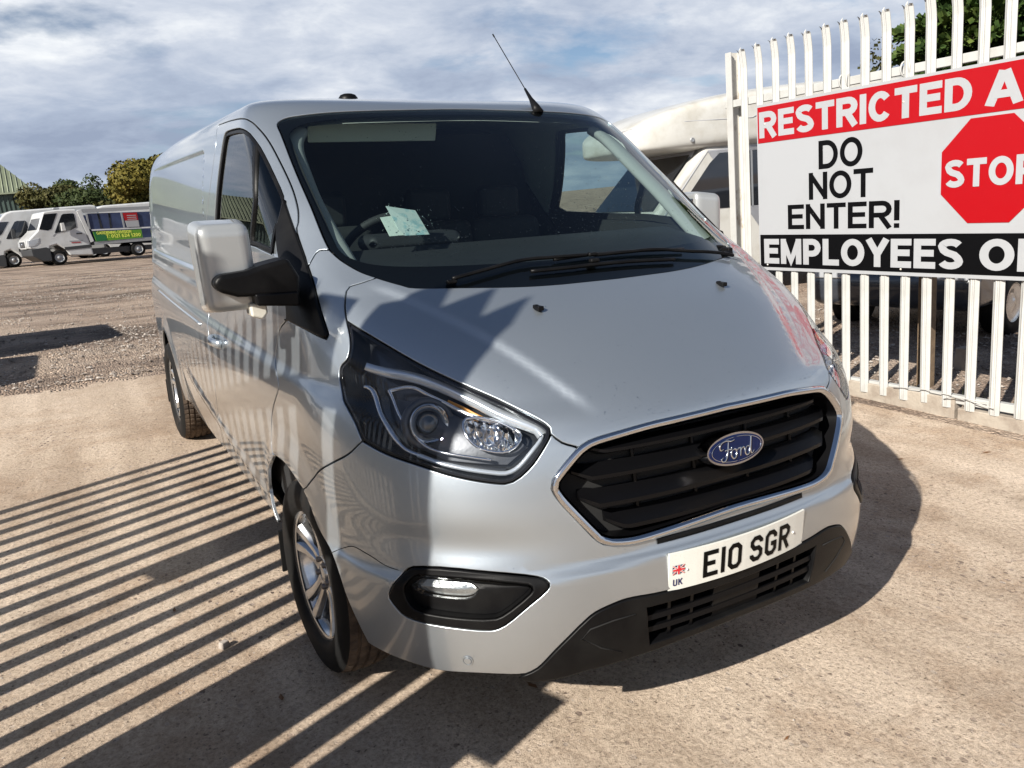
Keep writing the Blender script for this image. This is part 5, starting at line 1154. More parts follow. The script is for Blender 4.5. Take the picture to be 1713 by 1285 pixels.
def tree(x, y, h, w, m, label, group, n=2600, leaf=.30, seed=1, conifer=False, trunk=.25, low=.18, kind='tree', zb=None):
    r = np.random.default_rng(seed); zb = hz(x, y) if zb is None else zb; Tn = empty('tree', label, 'tree', (x, y, zb), group=group)
    mb = MB(); pts = [(0, 0, -.2), (.1, 0, h*.3), (-.05, .1, h*.6), (0, 0, h*.85)]; mb.tube(pts, [trunk, trunk*.8, trunk*.5, .03], 8)
    lob = []
    for k in range(9 if not conifer else 1):
        a = r.random()*6.28; rr3 = w*.5*(.2+.5*r.random()); z = h*(low+.15+.62*r.random()); lob.append((rr3*math.cos(a), rr3*math.sin(a), z, w*(.20+.16*r.random()), h*(.12+.12*r.random())))
        mb.tube([(0, 0, z*.5), (lob[-1][0]*.6, lob[-1][1]*.6, z*.85), lob[-1][:3]], [trunk*.35, trunk*.2, .03], 6)
    mb.build('trunk', MT['bark'], Tn)
    v = []; f = []
    lob.append((0, 0, h*.62, w*.33, h*.33))
    for i in range(n):
        if conifer:
            z = h*(.04+.94*r.random()**1.1); rad0 = w*.5*(1-z/h)**.75*(.75+.25*math.sin(z*7+3*math.sin(z*3))); a = r.random()*6.28; q = rad0*(1-.5*r.random()**2); c0 = np.array([q*math.cos(a), q*math.sin(a), z-.12*q])
            d = np.array([math.cos(a), math.sin(a), -.15+.6*r.random()])+r.normal(0, .35, 3)
        else:
            L_ = lob[r.integers(len(lob))]; g = r.normal(0, 1, 3); g /= np.linalg.norm(g); g *= r.random()**.35; c0 = np.array([L_[0]+g[0]*L_[3], L_[1]+g[1]*L_[3], L_[2]+g[2]*L_[4]]); d = g+r.normal(0, .6, 3)
        d /= np.linalg.norm(d); e = np.cross(d, r.normal(0, 1, 3)); e /= np.linalg.norm(e); g2 = np.cross(d, e); s_ = leaf*(.5+.9*r.random())
        if conifer: p = [c0-e*s_*.18, c0+d*s_*.5, c0+e*s_*.18, c0+d*s_*1.2]; p = [c0-e*s_*.22, c0+e*s_*.22, c0+d*s_*1.1+e*.05, c0+d*s_*1.1-e*.05]
        else: p = [c0-e*s_*.5, c0-g2*s_*.4, c0+e*s_*.5, c0+g2*s_*.45]
        b0 = len(v); v += [tuple(q) for q in p]; f.append((b0, b0+1, b0+2, b0+3))
    me = bpy.data.meshes.new('crown'); me.from_pydata(v, [], f); me.materials.append(m); link(bpy.data.objects.new('crown', me), Tn); return Tn
def wray(px, py):
    d = RV@(fw+((px-856.5)*rr-(py-642.5)*uu)/FPX); return d/np.linalg.norm(d)
CW = RV@CAMV
def wpos(px, py, dist):
    d = wray(px, py); return CW+d*(dist/math.hypot(d[0], d[1]))
def tree_at(px, pytop, dist, w, m, label, **k):
    t = wpos(px, pytop, dist); x, y = t[0], t[1]; zb = hz(x, y); return tree(x, y, t[2]-zb, w, m, label, 'trees along the far side of the yard', **k)
tree_at(243, 268, 70, 6.4, MT['leaf_a'], 'large yellowing oak rising behind the van body, tallest of the far trees', n=20000, leaf=.24, seed=2)
tree_at(275, 272, 74, 8, MT['leaf_a'], 'yellow-green tree mostly hidden by the rear of the silver van', n=9000, leaf=.26, seed=12)
tree_at(78, 306, 95, 7.6, MT['leaf_o'], 'round olive tree beside the end of the green barn', n=8000, leaf=.27, seed=3)
tree_at(133, 306, 100, 5.5, MT['leaf_g'], 'small dark tree poking above the middle of the tree line', n=5000, leaf=.25, seed=4)
tree_at(108, 318, 98, 8, MT['leaf_o'], 'olive bushy tree between the round tree and the small dark one', n=7000, leaf=.27, seed=5)
tree_at(148, 318, 92, 9, MT['leaf_g'], 'dark green bushy tree right of the small peak', n=7000, leaf=.27, seed=6)
tree_at(176, 318, 88, 8, MT['leaf_g'], 'dark tree just left of the yellowing oak', n=7000, leaf=.27, seed=7)
tree_at(200, 322, 80, 6, MT['leaf_o'], 'low brownish tree at the foot of the yellowing oak', n=2600, leaf=.34, seed=8)
tree_at(45, 330, 110, 10, MT['leaf_g'], 'dark tree behind the corner of the green barn', n=2600, leaf=.4, seed=9)
t = wpos(1640, 60, 21); tree(t[0], t[1], 9.5, 5.0, MT['leaf_c'], 'tall dark green conifer behind the right end of the fence', 'conifers behind the fence', n=60000, leaf=.18, seed=10, conifer=True)
t = wpos(1740, 60, 24); tree(t[0], t[1], 10.5, 6.0, MT['leaf_c'], 'second conifer at the far right, partly cut by the frame', 'conifers behind the fence', n=40000, leaf=.18, seed=11, conifer=True)
t = wpos(1505, 100, 40); tree(t[0], t[1], t[2]-hz(t[0], t[1])+.3, 3.2, MT['leaf_o'], 'brownish small tree showing just above the fence rail', 'conifers behind the fence', n=1800, leaf=.2, seed=13)
# ------------------------------------------------------------------ green barn at the far left
MT['barnw'] = mat('barn_wall', (.055, .085, .075), .6, noise=(.5, 4, (.04, .065, .055), .4, .7)); MT['barnr'] = mat('barn_roof', (.15, .175, .115), .6, noise=(.3, 5, (.11, .125, .085), .4, .7)); MT['gutter'] = mat('gutter', (.23, .26, .18), .5)
bt = wpos(53, 320, 95); BX, BY = bt[0], bt[1]; BH = bt[2]-hz(BX, BY)
BN = empty('barn', 'dark green metal-clad barn with pale ribbed roof at the left edge', 'building', (BX, BY, hz(BX, BY)))
mb = MB(); mb.box((-12, 9, BH/2), (24, 18, BH)); mb.build('wall', MT['barnw'], BN)
mb = MB(); 
for k in range(60): mb.box((-.2-k*.4, -.04, BH/2), (.10, .08, BH-.1))
mb.build('cladding_rib', MT['barnw'], BN)['kind'] = 'stuff'
mb = MB(); mb.add([(.3, -.3, BH), (-24.3, -.3, BH), (-24.3, 9, BH+4.6), (-3.4, 9, BH+4.6), (.3, 18.3, BH), (-24.3, 18.3, BH)], [(0, 3, 2, 1), (0, 4, 3), (4, 5, 2, 3)]); mb.build('roof', MT['barnr'], BN)
mb = MB()
for k in range(58):
    x = .1-k*.42; xt = min(x-0.0, -3.4) ; t_ = 1 if x <= -3.4 else (x-.3)/(-3.4-.3); a = np.array([x, -.32, BH+.04]); b_ = np.array([x, -.3+9.3*t_, BH+4.6*t_+.04]); mb.tube([a, b_], .055, 4)
mb.build('roof_rib', MT['gutter'], BN)['kind'] = 'stuff'
mb = MB(); mb.box((-12, -.36, BH-.05), (24.8, .14, .14)); mb.build('gutter', MT['gutter'], BN)
# pale building out of frame on the left, mirrored in the van's flank
MT['pale'] = mat('pale_render', (.30, .33, .27), .8); MT['slate'] = mat('slate', (.14, .14, .15), .7)
OB = empty('office_building', 'long pale green office building with small windows, beyond the left edge', 'building', (-26, 4, hz(-26, 4)), rz=0)
mb = MB(); mb.box((-5, 10, 2.6), (10, 26, 5.2)); mb.build('wall', MT['pale'], OB); mb = MB(); mb.prism([(-10.4, 5.2), (.4, 5.2), (-5, 7.4)], -3.3, 23.3, axis=1); mb.build('roof', MT['slate'], OB)
for yy in (0, 3.2, 5.6, 10, 14, 18):
    mb = MB(); mb.box((.03, yy, 3.1), (.08, 1.0, 1.3)); f = mb.build('window', MT['sblack'], OB)
# ------------------------------------------------------------------ distant vehicles, drawn side-on from a side profile
VP = {}
MT['vwhite'] = mat('van_white', (.55, .56, .56), .28, coat=.8, noise=(1.5, 4, (.47, .47, .455), .45, .7)); MT['vglass'] = mat('dark_glass', (.012, .014, .018), .05, coat=1); MT['vplastic'] = mat('bumper_plastic', (.035, .037, .040), .55); MT['amb2'] = mat('headlamp', (.55, .57, .60), .12, .4, coat=1)
MT['bednavy'] = mat('bed_net', (.018, .028, .075), .7, noise=(2, 3, (.03, .05, .12), .4, .7)); MT['green'] = mat('sign_green', (.10, .26, .015), .5); MT['green2'] = mat('sign_green_dark', (.01, .12, .03), .5); MT['yellow'] = mat('sign_yellow', (.75, .80, .12), .5); MT['galv'] = mat('galvanised', (.33, .34, .35), .5, .5)
KX, KZ = .0041, .00456
def cv(cx, cy, x0=620, base=1290):
    if x0 == 620 and cx < 560: cx = 560-(560-cx)*.62
    if x0 == 170 and cx < 110: cx = 110-(110-cx)*.68
    return ((cx-x0)*KX, (base-.109*(cx-x0)-cy)*KZ)
def side_prism(root, name, pts, y0, y1, m, bevel=0, seg=2, x0=620, base=1290, k=1.0):
    mb = MB(); mb.prism([tuple(np.array(cv(a, b, x0, base))*k) for a, b in pts], y0, y1, axis=1); return mb.build(name, m, root, bevel=bevel, seg=seg)
def vwheel(root, x, z, r, y, w=.22):
    W = bpy.data.objects.new('wheel', None); link(W, root); W.location = (x, y, z)
    mb = MB(); mb.lathe([(-w/2, r*.6), (-w/2, r*.95), (-w/2+.02, r), (w/2, r), (w/2, r*.5)], 28, axis=1); mb.build('tyre', MT['rubber'], W)
    mb = MB(); mb.lathe([(-w/2+.0, r*.6), (-w/2+.04, r*.52), (-w/2+.06, r*.30), (-w/2-.01, r*.22), (-w/2-.01, 0)], 24, axis=1); mb.build('wheel_disc', MT['galv'], W)
TX, TY = -1.12, 40.4
TR = empty('dropside_truck', 'white flatbed truck with green lettered board along its side, nearest of the distant vehicles', 'truck', (TX, TY, hz(TX, TY)), rz=.24)
WID = 1.95
side_prism(TR, 'cab', [(216, 1130), (214, 1060), (245, 1030), (330, 985), (395, 950), (540, 775), (560, 760), (700, 735), (890, 722), (905, 735), (975, 1080), (985, 1190), (735, 1195), (700, 1130), (620, 1085), (545, 1105), (525, 1150), (480, 1150)], .0, WID, MT['vwhite'], bevel=.07, seg=3)
side_prism(TR, 'bumper', [(222, 1135), (480, 1110), (540, 1125), (535, 1250), (380, 1255), (232, 1200)], -.015, WID+.01, MT['vplastic'], bevel=.04)
side_prism(TR, 'side_window', [(625, 965), (730, 790), (750, 775), (855, 765), (865, 775), (862, 905), (800, 935), (640, 970)], -.012, .02, MT['vglass'], bevel=.008)
mb = MB(); a = cv(405, 945); b = cv(545, 775); mb.add([(a[0]-.01, .12, a[1]+.03), (a[0]-.01, WID-.12, a[1]+.03), (b[0]-.01, WID-.22, b[1]+.0), (b[0]-.01, .22, b[1]+.0)], [(0, 1, 2, 3)]); mb.build('windscreen', MT['vglass'], TR)
side_prism(TR, 'windscreen_corner', [(430, 935), (555, 785), (690, 770), (600, 930), (560, 945)], -.008, .02, MT['vglass'], bevel=.0)
side_prism(TR, 'side_strip', [(690, 1110), (975, 1078), (978, 1110), (700, 1140)], -.014, .02, MT['vplastic'])
side_prism(TR, 'headlight', [(205, 1110), (215, 1050), (400, 1022), (370, 1070), (300, 1100)], -.014, .30, MT['amb2'], bevel=.01); side_prism(TR, 'headlight', [(205, 1110), (215, 1050), (290, 1030), (280, 1070), (260, 1100)], WID-.30, WID+.01, MT['amb2'], bevel=.01)
mb = MB(); a = cv(216, 1125); b = cv(222, 1050); mb.box((a[0]-.01, WID/2, (a[1]+b[1])/2), (.08, 1.0, .40)); mb.build('grille_surround', MT['vwhite'], TR, bevel=.02); mb = MB(); mb.box((a[0]-.03, WID/2, (a[1]+b[1])/2), (.08, .84, .27)); mb.build('grille', MT['vplastic'], TR, bevel=.02); mb = MB(); mb.lathe([(-.02, 0), (-.02, .08), (.02, .09)], 20, axis=0, c=(a[0]-.07, WID/2, (a[1]+b[1])/2)); mb.build('grille_badge', MT['chrome'], TR)
side_prism(TR, 'mirror', [(690, 950), (695, 870), (730, 865), (735, 945)], -.20, -.06, MT['vwhite'], bevel=.02)
side_prism(TR, 'door_seam', [(596, 1000), (602, 1000), (640, 965), (634, 965)], -.010, .02, MT['galv']); side_prism(TR, 'door_seam', [(903, 745), (909, 745), (968, 1078), (962, 1078)], -.010, .02, MT['galv']); side_prism(TR, 'door_handle', [(845, 965), (905, 960), (905, 972), (845, 977)], -.03, .0, MT['vplastic']); side_prism(TR, 'door_lettering_block', [(755, 1045), (900, 1035), (900, 1042), (755, 1052)], -.010, .01, MT['galv']); side_prism(TR, 'door_lettering_block', [(775, 1060), (870, 1053), (870, 1062), (775, 1069)], -.010, .01, MT['sred'])
side_prism(TR, 'roof_beacon', [(700, 722), (710, 705), (770, 703), (775, 720)], .7, 1.2, MT['galv'], bevel=.02)
for cx_, cy_ in ((620, 1205), (1490, 1122)):
    x, z = cv(cx_, cy_)
    vwheel(TR, x, .34, .335, .12); vwheel(TR, x, .34, .335, WID-.14)
side_prism(TR, 'bulkhead_post', [(895, 740), (940, 725), (1012, 1045), (975, 1060)], -.03, WID+.03, MT['vwhite'], bevel=.01)
side_prism(TR, 'bed_top_board', [(948, 722), (2150, 625), (2150, 655), (960, 760)], -.04, .02, MT['galv'])
side_prism(TR, 'bed_side', [(985, 765), (2150, 690), (2150, 850), (1010, 925)], -.02, .02, MT['bednavy'])
side_prism(TR, 'bed_side_far', [(985, 765), (2150, 690), (2150, 1030), (1030, 1075)], WID-.02, WID+.02, MT['bednavy'])
side_prism(TR, 'bed_rail', [(1010, 925), (2150, 850), (2150, 865), (1012, 940)], -.045, .02, MT['vwhite'])
for cx_ in (992, 1372, 2120): side_prism(TR, 'bed_post', [(cx_-9, 765-.07*(cx_-990)), (cx_+9, 765-.07*(cx_-990)), (cx_+9, 925-.07*(cx_-990)), (cx_-9, 925-.07*(cx_-990))], -.05, .02, MT['galv'])
side_prism(TR, 'green_board', [(1020, 950), (1560, 912), (1560, 1000), (1035, 1050)], -.035, .02, MT['green'])
side_prism(TR, 'green_board_end', [(1022, 952), (1150, 943), (1155, 1038), (1037, 1048)], -.042, -.033, MT['green2'])
side_prism(TR, 'red_board', [(1385, 745), (1545, 735), (1545, 815), (1395, 825)], -.060, -.022, MT['sred'])
side_prism(TR, 'white_board', [(1395, 826), (1545, 816), (1545, 885), (1405, 893)], -.060, -.022, MT['swhite'])
for q in range(3): side_prism(TR, 'board_line', [(1425, 768+q*20), (1530, 761+q*20), (1530, 768+q*20), (1425, 775+q*20)], -.064, -.058, MT['swhite'])
def flat_text(body, p0, p1, h, y, m, parent):
    text(body, 0, 1, 0, 1, 0, m, parent, .17, 'letter', lambda t, q, k: (p0[0]+(p1[0]-p0[0])*t, y-k*4, p0[1]+(p1[1]-p0[1])*t+h*q))
flat_text('GARDENING DIVISION', cv(1055, 978), cv(1440, 952), .14, -.046, MT['yellow'], TR)
flat_text('T: 0121 624 1200', cv(1150, 1012), cv(1540, 986), .16, -.046, MT['yellow'], TR)
side_prism(TR, 'bed_fold', [(1105, 760), (1125, 758), (1135, 915), (1110, 917)], -.028, -.018, MT['vglass']); side_prism(TR, 'bed_fold', [(1225, 752), (1245, 750), (1235, 908), (1215, 910)], -.028, -.018, MT['vglass'])
side_prism(TR, 'chassis', [(985, 1120), (1700, 1070), (2150, 1040), (2150, 1080), (1700, 1120), (985, 1180)], .2, WID-.2, MT['vplastic'])
side_prism(TR, 'bed_floor', [(1012, 1052), (2150, 950), (2150, 985), (1014, 1085)], -.02, WID+.02, MT['galv'])
# panel van behind it and two more white vans
def panelvan(x, y, label, k=1.0, long=1.0):
    V_ = empty('white_van', label, 'van', (x, y, hz(x, y)), rz=.2, group='white vans parked in the far row')
    x0 = 170
    L = lambda cx: 170+(cx-170)*long
    side_prism(V_, 'body', [(-250, 1180), (-262, 1080), (-235, 1030), (-60, 985), (0, 955), (100, 815), (190, 735), (250, 712), (400, 695), (1100, 618), (1160, 622), (1180, 680), (1180, 1130), (240, 1200), (215, 1150), (160, 1115), (105, 1135), (80, 1200)], 0, 2.0, MT['vwhite'], bevel=.09, seg=3, x0=x0)
    side_prism(V_, 'bumper', [(-262, 1190), (70, 1160), (90, 1190), (80, 1285), (-240, 1290)], -.015, 2.015, MT['vplastic'], bevel=.03, x0=x0)
    side_prism(V_, 'side_window', [(140, 1000), (165, 960), (262, 822), (290, 812), (370, 806), (382, 818), (386, 960), (200, 998)], -.012, .02, MT['vglass'], bevel=.008, x0=x0)
    side_prism(V_, 'quarter_panel', [(420, 800), (1100, 730), (1100, 736), (420, 806)], -.010, .02, MT['galv'], x0=x0)
    mb = MB(); a = cv(-5, 950, x0); b = cv(165, 745, x0); mb.add([(a[0]-.02, .12, a[1]+.02), (a[0]-.02, 1.88, a[1]+.02), (b[0]-.02, 1.75, b[1]), (b[0]-.02, .25, b[1])], [(0, 1, 2, 3)]); mb.build('windscreen', MT['vglass'], V_)
    side_prism(V_, 'windscreen_corner', [(0, 965), (95, 830), (205, 822), (110, 950), (20, 990)], -.008, .02, MT['vglass'], x0=x0)
    side_prism(V_, 'headlight', [(-60, 1060), (-20, 1030), (65, 1015), (30, 1050), (-30, 1085)], -.014, .06, MT['amb2'], bevel=.01, x0=x0)
    side_prism(V_, 'side_strip', [(240, 1100), (1150, 1010), (1150, 1035), (240, 1130)], -.012, .02, MT['vplastic'], x0=x0)
    side_prism(V_, 'mirror', [(195, 1000), (200, 900), (235, 895), (240, 990)], -.20, -.06, MT['vplastic'], bevel=.02, x0=x0)
    for cx_ in (170, 1020):
        xx, zz = cv(cx_, 1200, x0); vwheel(V_, xx, .34, .335, .12); vwheel(V_, xx, .34, .335, 1.86)
    V_.scale = (k, k, k); return V_
panelvan(-3.0, 42.6, 'white panel van with dark plastic bumper, parked just behind the flatbed truck')
panelvan(-8.3, 47.5, 'white van at the extreme left edge, only its rear half in view')
panelvan(1.35, 50.5, 'white van farthest right, its pale roof rising behind the flatbed truck', k=1.12)
# ------------------------------------------------------------------ out-of-frame cars at the left (their shadows lie on the gravel)
MT['cardark'] = mat('car_paint_dark', (.03, .035, .045), .3, coat=1)
def car(x, y, rz, m, label, group=None):
    c_ = empty('parked_car', label, 'car', (x, y, hz(x, y)), rz=rz, group=group)
    body = [(2.1, .32), (2.15, .62), (2.0, .78), (1.2, .93), (.55, 1.40), (.2, 1.50), (-1.2, 1.54), (-1.82, 1.50), (-2.08, 1.0), (-2.12, .85), (-2.12, .35)]
    mb = MB(); mb.prism(body, -.84, .84, axis=1); mb.build('body', m, c_, bevel=.12, seg=4)
    for s_ in (-1, 1):
        mb = MB(); mb.prism([(1.08, .93), (.5, 1.37), (.15, 1.44), (-1.2, 1.46), (-1.7, 1.42), (-1.85, .96)], s_*.845-.004, s_*.845+.004, axis=1); mb.build('side_window', MT['vglass'], c_)
        for xx in (-1.3, 1.35):
            W = bpy.data.objects.new('wheel', None); link(W, c_); W.location = (xx, s_*.76, .31); mb = MB(); mb.lathe([(-.1, .18), (-.1, .3), (-.08, .31), (.1, .31), (.1, .18)], 28, axis=1); mb.build('tyre', MT['rubber'], W); mb = MB(); mb.lathe([(-.102, .19), (-.07, .1), (-.105, .03), (-.105, 0)] if s_ < 0 else [(.102, .19), (.07, .1), (.105, .03), (.105, 0)], 20, axis=1); mb.build('rim', MT['alloy'], W)
    mb = MB(); mb.add([(1.17, -.66, .95), (1.17, .66, .95), (.60, .58, 1.345), (.60, -.58, 1.345)], [(0, 1, 2, 3)]); mb.v = [(a+.012, b, c2+.012) for a, b, c2 in mb.v]; mb.build('windscreen', MT['vglass'], c_)
    for s_ in (-.6, .6): mb = MB(); mb.box((2.09, s_, .68), (.12, .34, .13)); mb.build('headlight', MT['amb2'], c_, bevel=.02)
    return c_
car(-4.95, 8.55, rad(183), MT['cardark'], 'dark hatchback beyond the left edge, farther of the two', 'cars beyond the left edge'); car(-5.85, 6.35, rad(177), MT['vwhite'], 'white hatchback beyond the left edge, nearer of the two', 'cars beyond the left edge')
panelvan(9.5, 22.0, 'white van seen through the silver van cab, beyond the motorhome')
# ------------------------------------------------------------------ motorhome behind the fence
MT['mh'] = mat('motorhome_white', (.50, .495, .465), .35, coat=.4, noise=(3.5, 9, (.36, .34, .29), .46, .80), bump=(2.5, .3, .02)); MT['mhgrey'] = mat('motorhome_grey', (.36, .37, .40), .5); MT['mhstripe'] = mat('purple_stripe', (.10, .07, .20), .5)
mpos = wpos(1215, 300, 12.6); MHZ = hz(mpos[0], mpos[1])
MH = empty('motorhome', 'cream coachbuilt motorhome with bulging overcab roof, parked behind the fence', 'motorhome', (mpos[0], mpos[1], MHZ), rz=rad(180-10))
# local: +x is forward (to the left of the picture), y = 0 centre
def cbox(name, xs_, half, zs_, m, bev=.1, seg=5, parent=MH):
    """loft of rounded rectangles along x: list of (x, halfwidth, zlo, zhi)"""
    v = []; f = []; n = 20
    for (x, w, z0, z1) in xs_:
        zc, hz_ = (z0+z1)/2, (z1-z0)/2
        for k in range(n):
            t = 2*math.pi*(k+.5)/n; e = .32; cx_, sx_ = math.cos(t), math.sin(t); v.append((x, w*np.sign(cx_)*abs(cx_)**e, zc+hz_*np.sign(sx_)*abs(sx_)**e))
    for i in range(len(xs_)-1):
        for k in range(n): f.append((i*n+k, i*n+(k+1) % n, (i+1)*n+(k+1) % n, (i+1)*n+k))
    f += [tuple(range(n))[::-1], tuple(range((len(xs_)-1)*n, len(xs_)*n))]
    mb = MB(); mb.add(v, f, True); o = mb.build(name, m, parent); o.modifiers.new('s', 'SUBSURF').levels = 1; o.modifiers['s'].render_levels = 2; return o
cbox('overcab', [(2.02, .55, 2.05, 2.22), (1.95, .80, 2.0, 2.34), (1.55, 1.0, 1.97, 2.52), (.8, 1.06, 1.96, 2.68), (-.3, 1.10, 1.96, 2.76), (-.9, 1.12, 1.96, 2.78), (-4.6, 1.12, 1.96, 2.80)], 0, 0, MT['mh'])
cbox('living_body', [(-.85, 1.10, .55, 2.78), (-.95, 1.12, .5, 2.80), (-4.5, 1.12, .5, 2.82), (-4.65, 1.05, .55, 2.75)], 0, 0, MT['mh'])
mb = MB(); mb.prism([(2.35, .35), (2.38, .85), (2.25, 1.05), (1.75, 1.22), (.95, 2.03), (-.85, 2.05), (-.85, .35)], -.95, .95, axis=1); mb.build('cab', MT['mh'], MH, bevel=.07, seg=4)
mb = MB(); mb.add([(1.73, -.86, 1.25), (1.73, .86, 1.25), (1.02, .78, 1.98), (1.02, -.78, 1.98)], [(0, 1, 2, 3)]); mb.v = [(a+.016, b, c2+.016) for a, b, c2 in mb.v]; mb.build('windscreen', MT['vglass'], MH)
for s_ in (-1, 1):
    mb = MB(); mb.prism([(1.42, 1.22), (.90, 1.80), (.75, 1.92), (-.10, 1.92), (-.10, 1.18)], s_*.953-.006, s_*.953+.006, axis=1); mb.build('side_window', MT['vglass'], MH, bevel=.003)
    mb = MB(); mb.prism([(1.60, 1.19), (.93, 1.95), (-.2, 1.97), (-.2, .45), (-.185, .45), (-.185, 1.985), (.92, 1.965), (1.62, 1.19)], s_*.953-.004, s_*.953+.004, axis=1); mb.build('door_seam', MT['mhgrey'], MH)
    mb = MB(); mb.box((-2.9, s_*1.125, .95), (3.2, .012, .16)); mb.build('purple_stripe', MT['mhstripe'], MH); mb = MB(); mb.box((-2.8, s_*1.12, .55), (3.5, .02, .26)); mb.build('side_skirt', MT['mhgrey'], MH)
    mb = MB(); mb.box((.1, s_*.96, 1.9), (.03, .02, .03)); mb.box((.25, s_*.955, 1.55), (.028, .014, .74)); mb.build('window_bar', MT['galv'], MH)
    for xx in (1.35, -2.9):
        W = bpy.data.objects.new('wheel', None); link(W, MH); W.location = (xx, s_*.88, .33); mb = MB(); mb.lathe([(-.1, .2), (-.1, .31), (-.08, .33), (.1, .33), (.1, .2)], 28, axis=1); mb.build('tyre', MT['rubber'], W); mb = MB(); mb.lathe([(-.08, .2), (-.06, .1), (-.09, 0)] if s_ < 0 else [(.08, .2), (.06, .1), (.09, 0)], 20, axis=1); mb.build('rim', MT['galv'], W)
for s_ in (-.35, .35): mb = MB(); mb.lathe([(0, .035), (.02, .03), (.022, 0)], 16, axis=0, c=(1.80, s_, 2.2)); mb.build('marker_lamp', MT['chrome'], MH)
mb = MB(); mb.tube([(2.00, .45, 2.29), (1.905, .735, 2.319), (1.637, .922, 2.341), (1.246, 1.010, 2.345), (.823, 1.048, 2.337), (.3, 1.075, 2.33), (.15, 1.09, 2.40), (.0, 1.105, 2.52)], .0045, 6); mb.build('roof_seam', MT['mhgrey'], MH)
mb = MB(); mb.lathe([(-.01, .034), (.012, .030), (.016, .022), (.012, .018), (.018, 0)], 18, axis=1, c=(1.186, 1.006, 2.110)); mb.build('marker_lamp', MT['galv'], MH)
mb = MB(); mb.box((.55, 1.05, 2.52), (.07, .02, .012)); mb.build('roof_clip', MT['mhgrey'], MH)
mb = MB(); mb.add([(1.035, .86, 1.965), (1.035, -.86, 1.965), (1.10, -.87, 1.885), (1.10, .87, 1.885)], [(0, 1, 2, 3)]); mb.v = [(a+.020, b, c2+.020) for a, b, c2 in mb.v]; mb.build('sun_strip', MT['mhgrey'], MH)
MT['deadleaf'] = mat('dead_leaf', (.16, .075, .03), .8)
mb = MB(); r = np.random.default_rng(31)
for q in range(34):
    x = -2.6+5.6*r.random(); y = -1.6+6.5*r.random(); z = hz(x, y)+.003; a = r.random()*6.28; s_ = .010+.020*r.random()
    P = [(s_, 0, .004), (.3*s_, .35*s_, .001), (-s_, 0, .006*r.random()), (-.2*s_, -.4*s_, .001)]
    mb.add([(x+p*math.cos(a)-q2*math.sin(a), y+p*math.sin(a)+q2*math.cos(a), z+h) for p, q2, h in P], [(0, 1, 2, 3)])
tag(mb.build('leaf_litter', MT['deadleaf'], None, recalc=False), 'few small dead brown leaves blown over the concrete apron', 'leaves', kind='stuff')
# ------------------------------------------------------------------ dark vehicles and the timber post close behind the fence
car(7.6, 2.75, rad(188), MT['cardark'], 'dark blue car seen through the pales below the right part of the sign')
q = RV@np.array([4.02, 1.04, 0]); mb = MB(); mb.box((0, 0, .62), (.09, .09, 1.34)); o = mb.build('timber_post', mat('timber', (.20, .14, .085), .85, noise=(12, 6, (.10, .07, .045), .4, .7)), None, bevel=.006); o.location = (q[0], q[1], hz(q[0], q[1])-.02); tag(o, 'weathered brown timber post standing just behind the fence', 'post')
mb = MB(); mb.box((0, 0, .09), (.16, .14, .19), taper=.7); o = mb.build('concrete_block', MT['kerb'], None, bevel=.015); q = RV@np.array([4.75, 1.18, 0]); o.location = (q[0], q[1], hz(q[0], q[1])-.01); tag(o, 'small grey concrete block on the chippings behind the fence', 'block')
# weeds at the foot of the fence
MT['weed'] = mat('weed', (.07, .10, .02), .7)
mb = MB(); r = np.random.default_rng(8)
for cx_, cy_ in ((3.62, -.10), (3.7, .15), (3.75, .55), (3.62, -.45), (3.68, .95), (3.3, -.62)):
    for k in range(26):
        x = cx_+r.normal(0, .05); y = cy_+r.normal(0, .06); z = hz(x, y); a = r.random()*6.28; h = .05+.09*r.random(); mb.add([(x-.006, y, z), (x+.006, y, z), (x+.03*math.cos(a), y+.03*math.sin(a), z+h)], [(0, 1, 2)])
tag(mb.build('weeds', MT['weed'], None, recalc=False), 'small green weeds along the foot of the fence', 'weeds', kind='stuff')
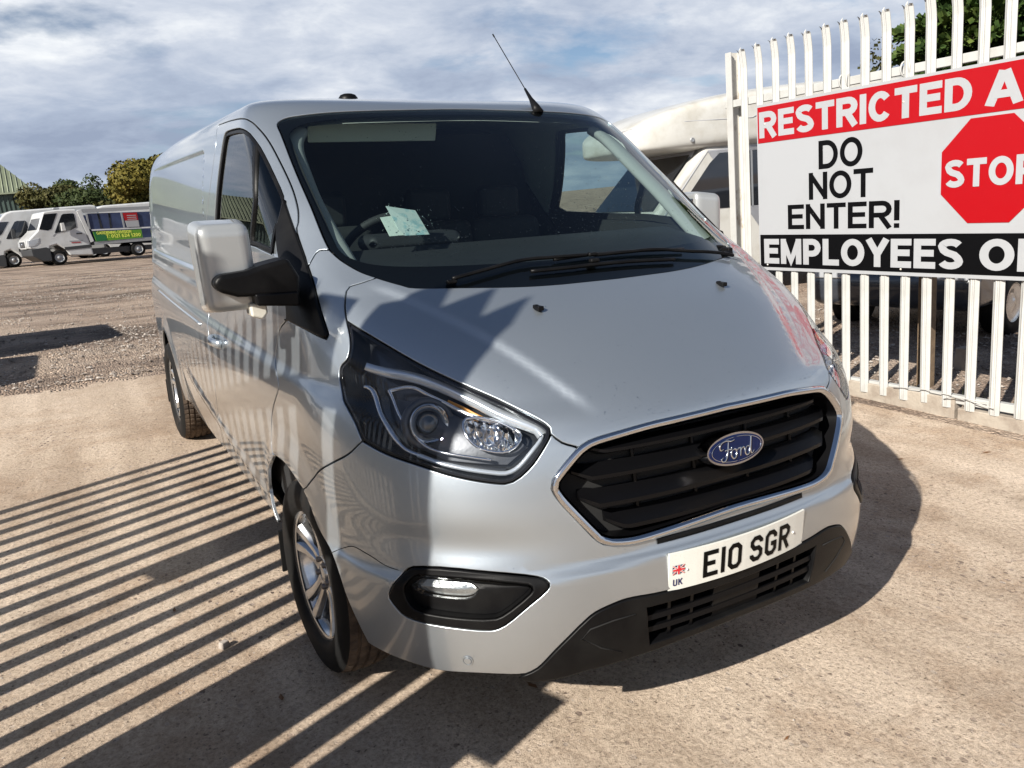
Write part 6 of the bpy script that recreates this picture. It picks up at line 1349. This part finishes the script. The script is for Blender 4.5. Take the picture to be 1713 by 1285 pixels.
# ------------------------------------------------------------------ water drops on glass and paint
def drops(name, n, region, rmin, rmax, off, seed):
    r = np.random.default_rng(seed); v = []; f = []; k = 0; prof = [(0, 1.0), (.35, .86), (.62, .5)]; m = 7
    uvs = []; 
    while len(uvs) < n:
        u, w = region(r)
        if u is not None: uvs.append((u, w))
    P, N_ = ev(uvs, off)
    for p, nn in zip(P, N_):
        s_ = rmin+(rmax-rmin)*r.random()**2.5; a = np.cross(nn, [0, 0, 1.]); a /= np.linalg.norm(a)+1e-9; b = np.cross(nn, a); b0 = len(v); el = 1+.5*r.random()
        for hh, rd in prof:
            for q in range(m): t = 2*math.pi*q/m; v.append(tuple(p+nn*hh*s_*.8+a*math.cos(t)*rd*s_+b*math.sin(t)*rd*s_*el))
        v.append(tuple(p+nn*s_*.62)); tip = len(v)-1
        for z in range(2):
            for q in range(m): f.append((b0+z*m+q, b0+z*m+(q+1) % m, b0+(z+1)*m+(q+1) % m, b0+(z+1)*m+q))
        for q in range(m): f.append((b0+2*m+q, b0+2*m+(q+1) % m, tip))
    me = bpy.data.meshes.new(name); me.from_pydata(v, [], f); me.materials.append(MT['dropl']); me.polygons.foreach_set('use_smooth', [True]*len(f)); o = bpy.data.objects.new(name, me); link(o, VAN); o['kind'] = 'stuff'
def reg_ws(r):
    z = r.random()
    if z < .55: u, w = r.normal(25, 38), 212+abs(r.normal(0, 22))
    elif z < .75: u, w = r.normal(-95, 16), 214+abs(r.normal(0, 16))
    else: u, w = -130+270*r.random(), 205+100*r.random()
    return (u, w) if abs(u) < 140 and 206 < w < 300 else (None, None)
drops('windscreen_drops', 1500, reg_ws, .0008, .0026, .001, 21)
def reg_hd(r):
    z = r.random()
    if z < .5: return -60+120*r.random(), 120+75*r.random()**2
    if z < .75: return -150+60*r.random(), 125+60*r.random()
    return -165+330*r.random(), 30+75*r.random()
def reg_hd2(r):
    u, w = reg_hd(r)
    if inpoly(np.array([[abs(u), w]]), hl)[0] or inpoly(np.array([[abs(u), w]]), ringo+[])[0] or inpoly(np.array([[abs(u), w]]), fog)[0]: return None, None
    if w < 55 and abs(u) < 110: return None, None
    return u, w
drops('body_drops', 800, reg_hd2, .0007, .0020, .001, 22)
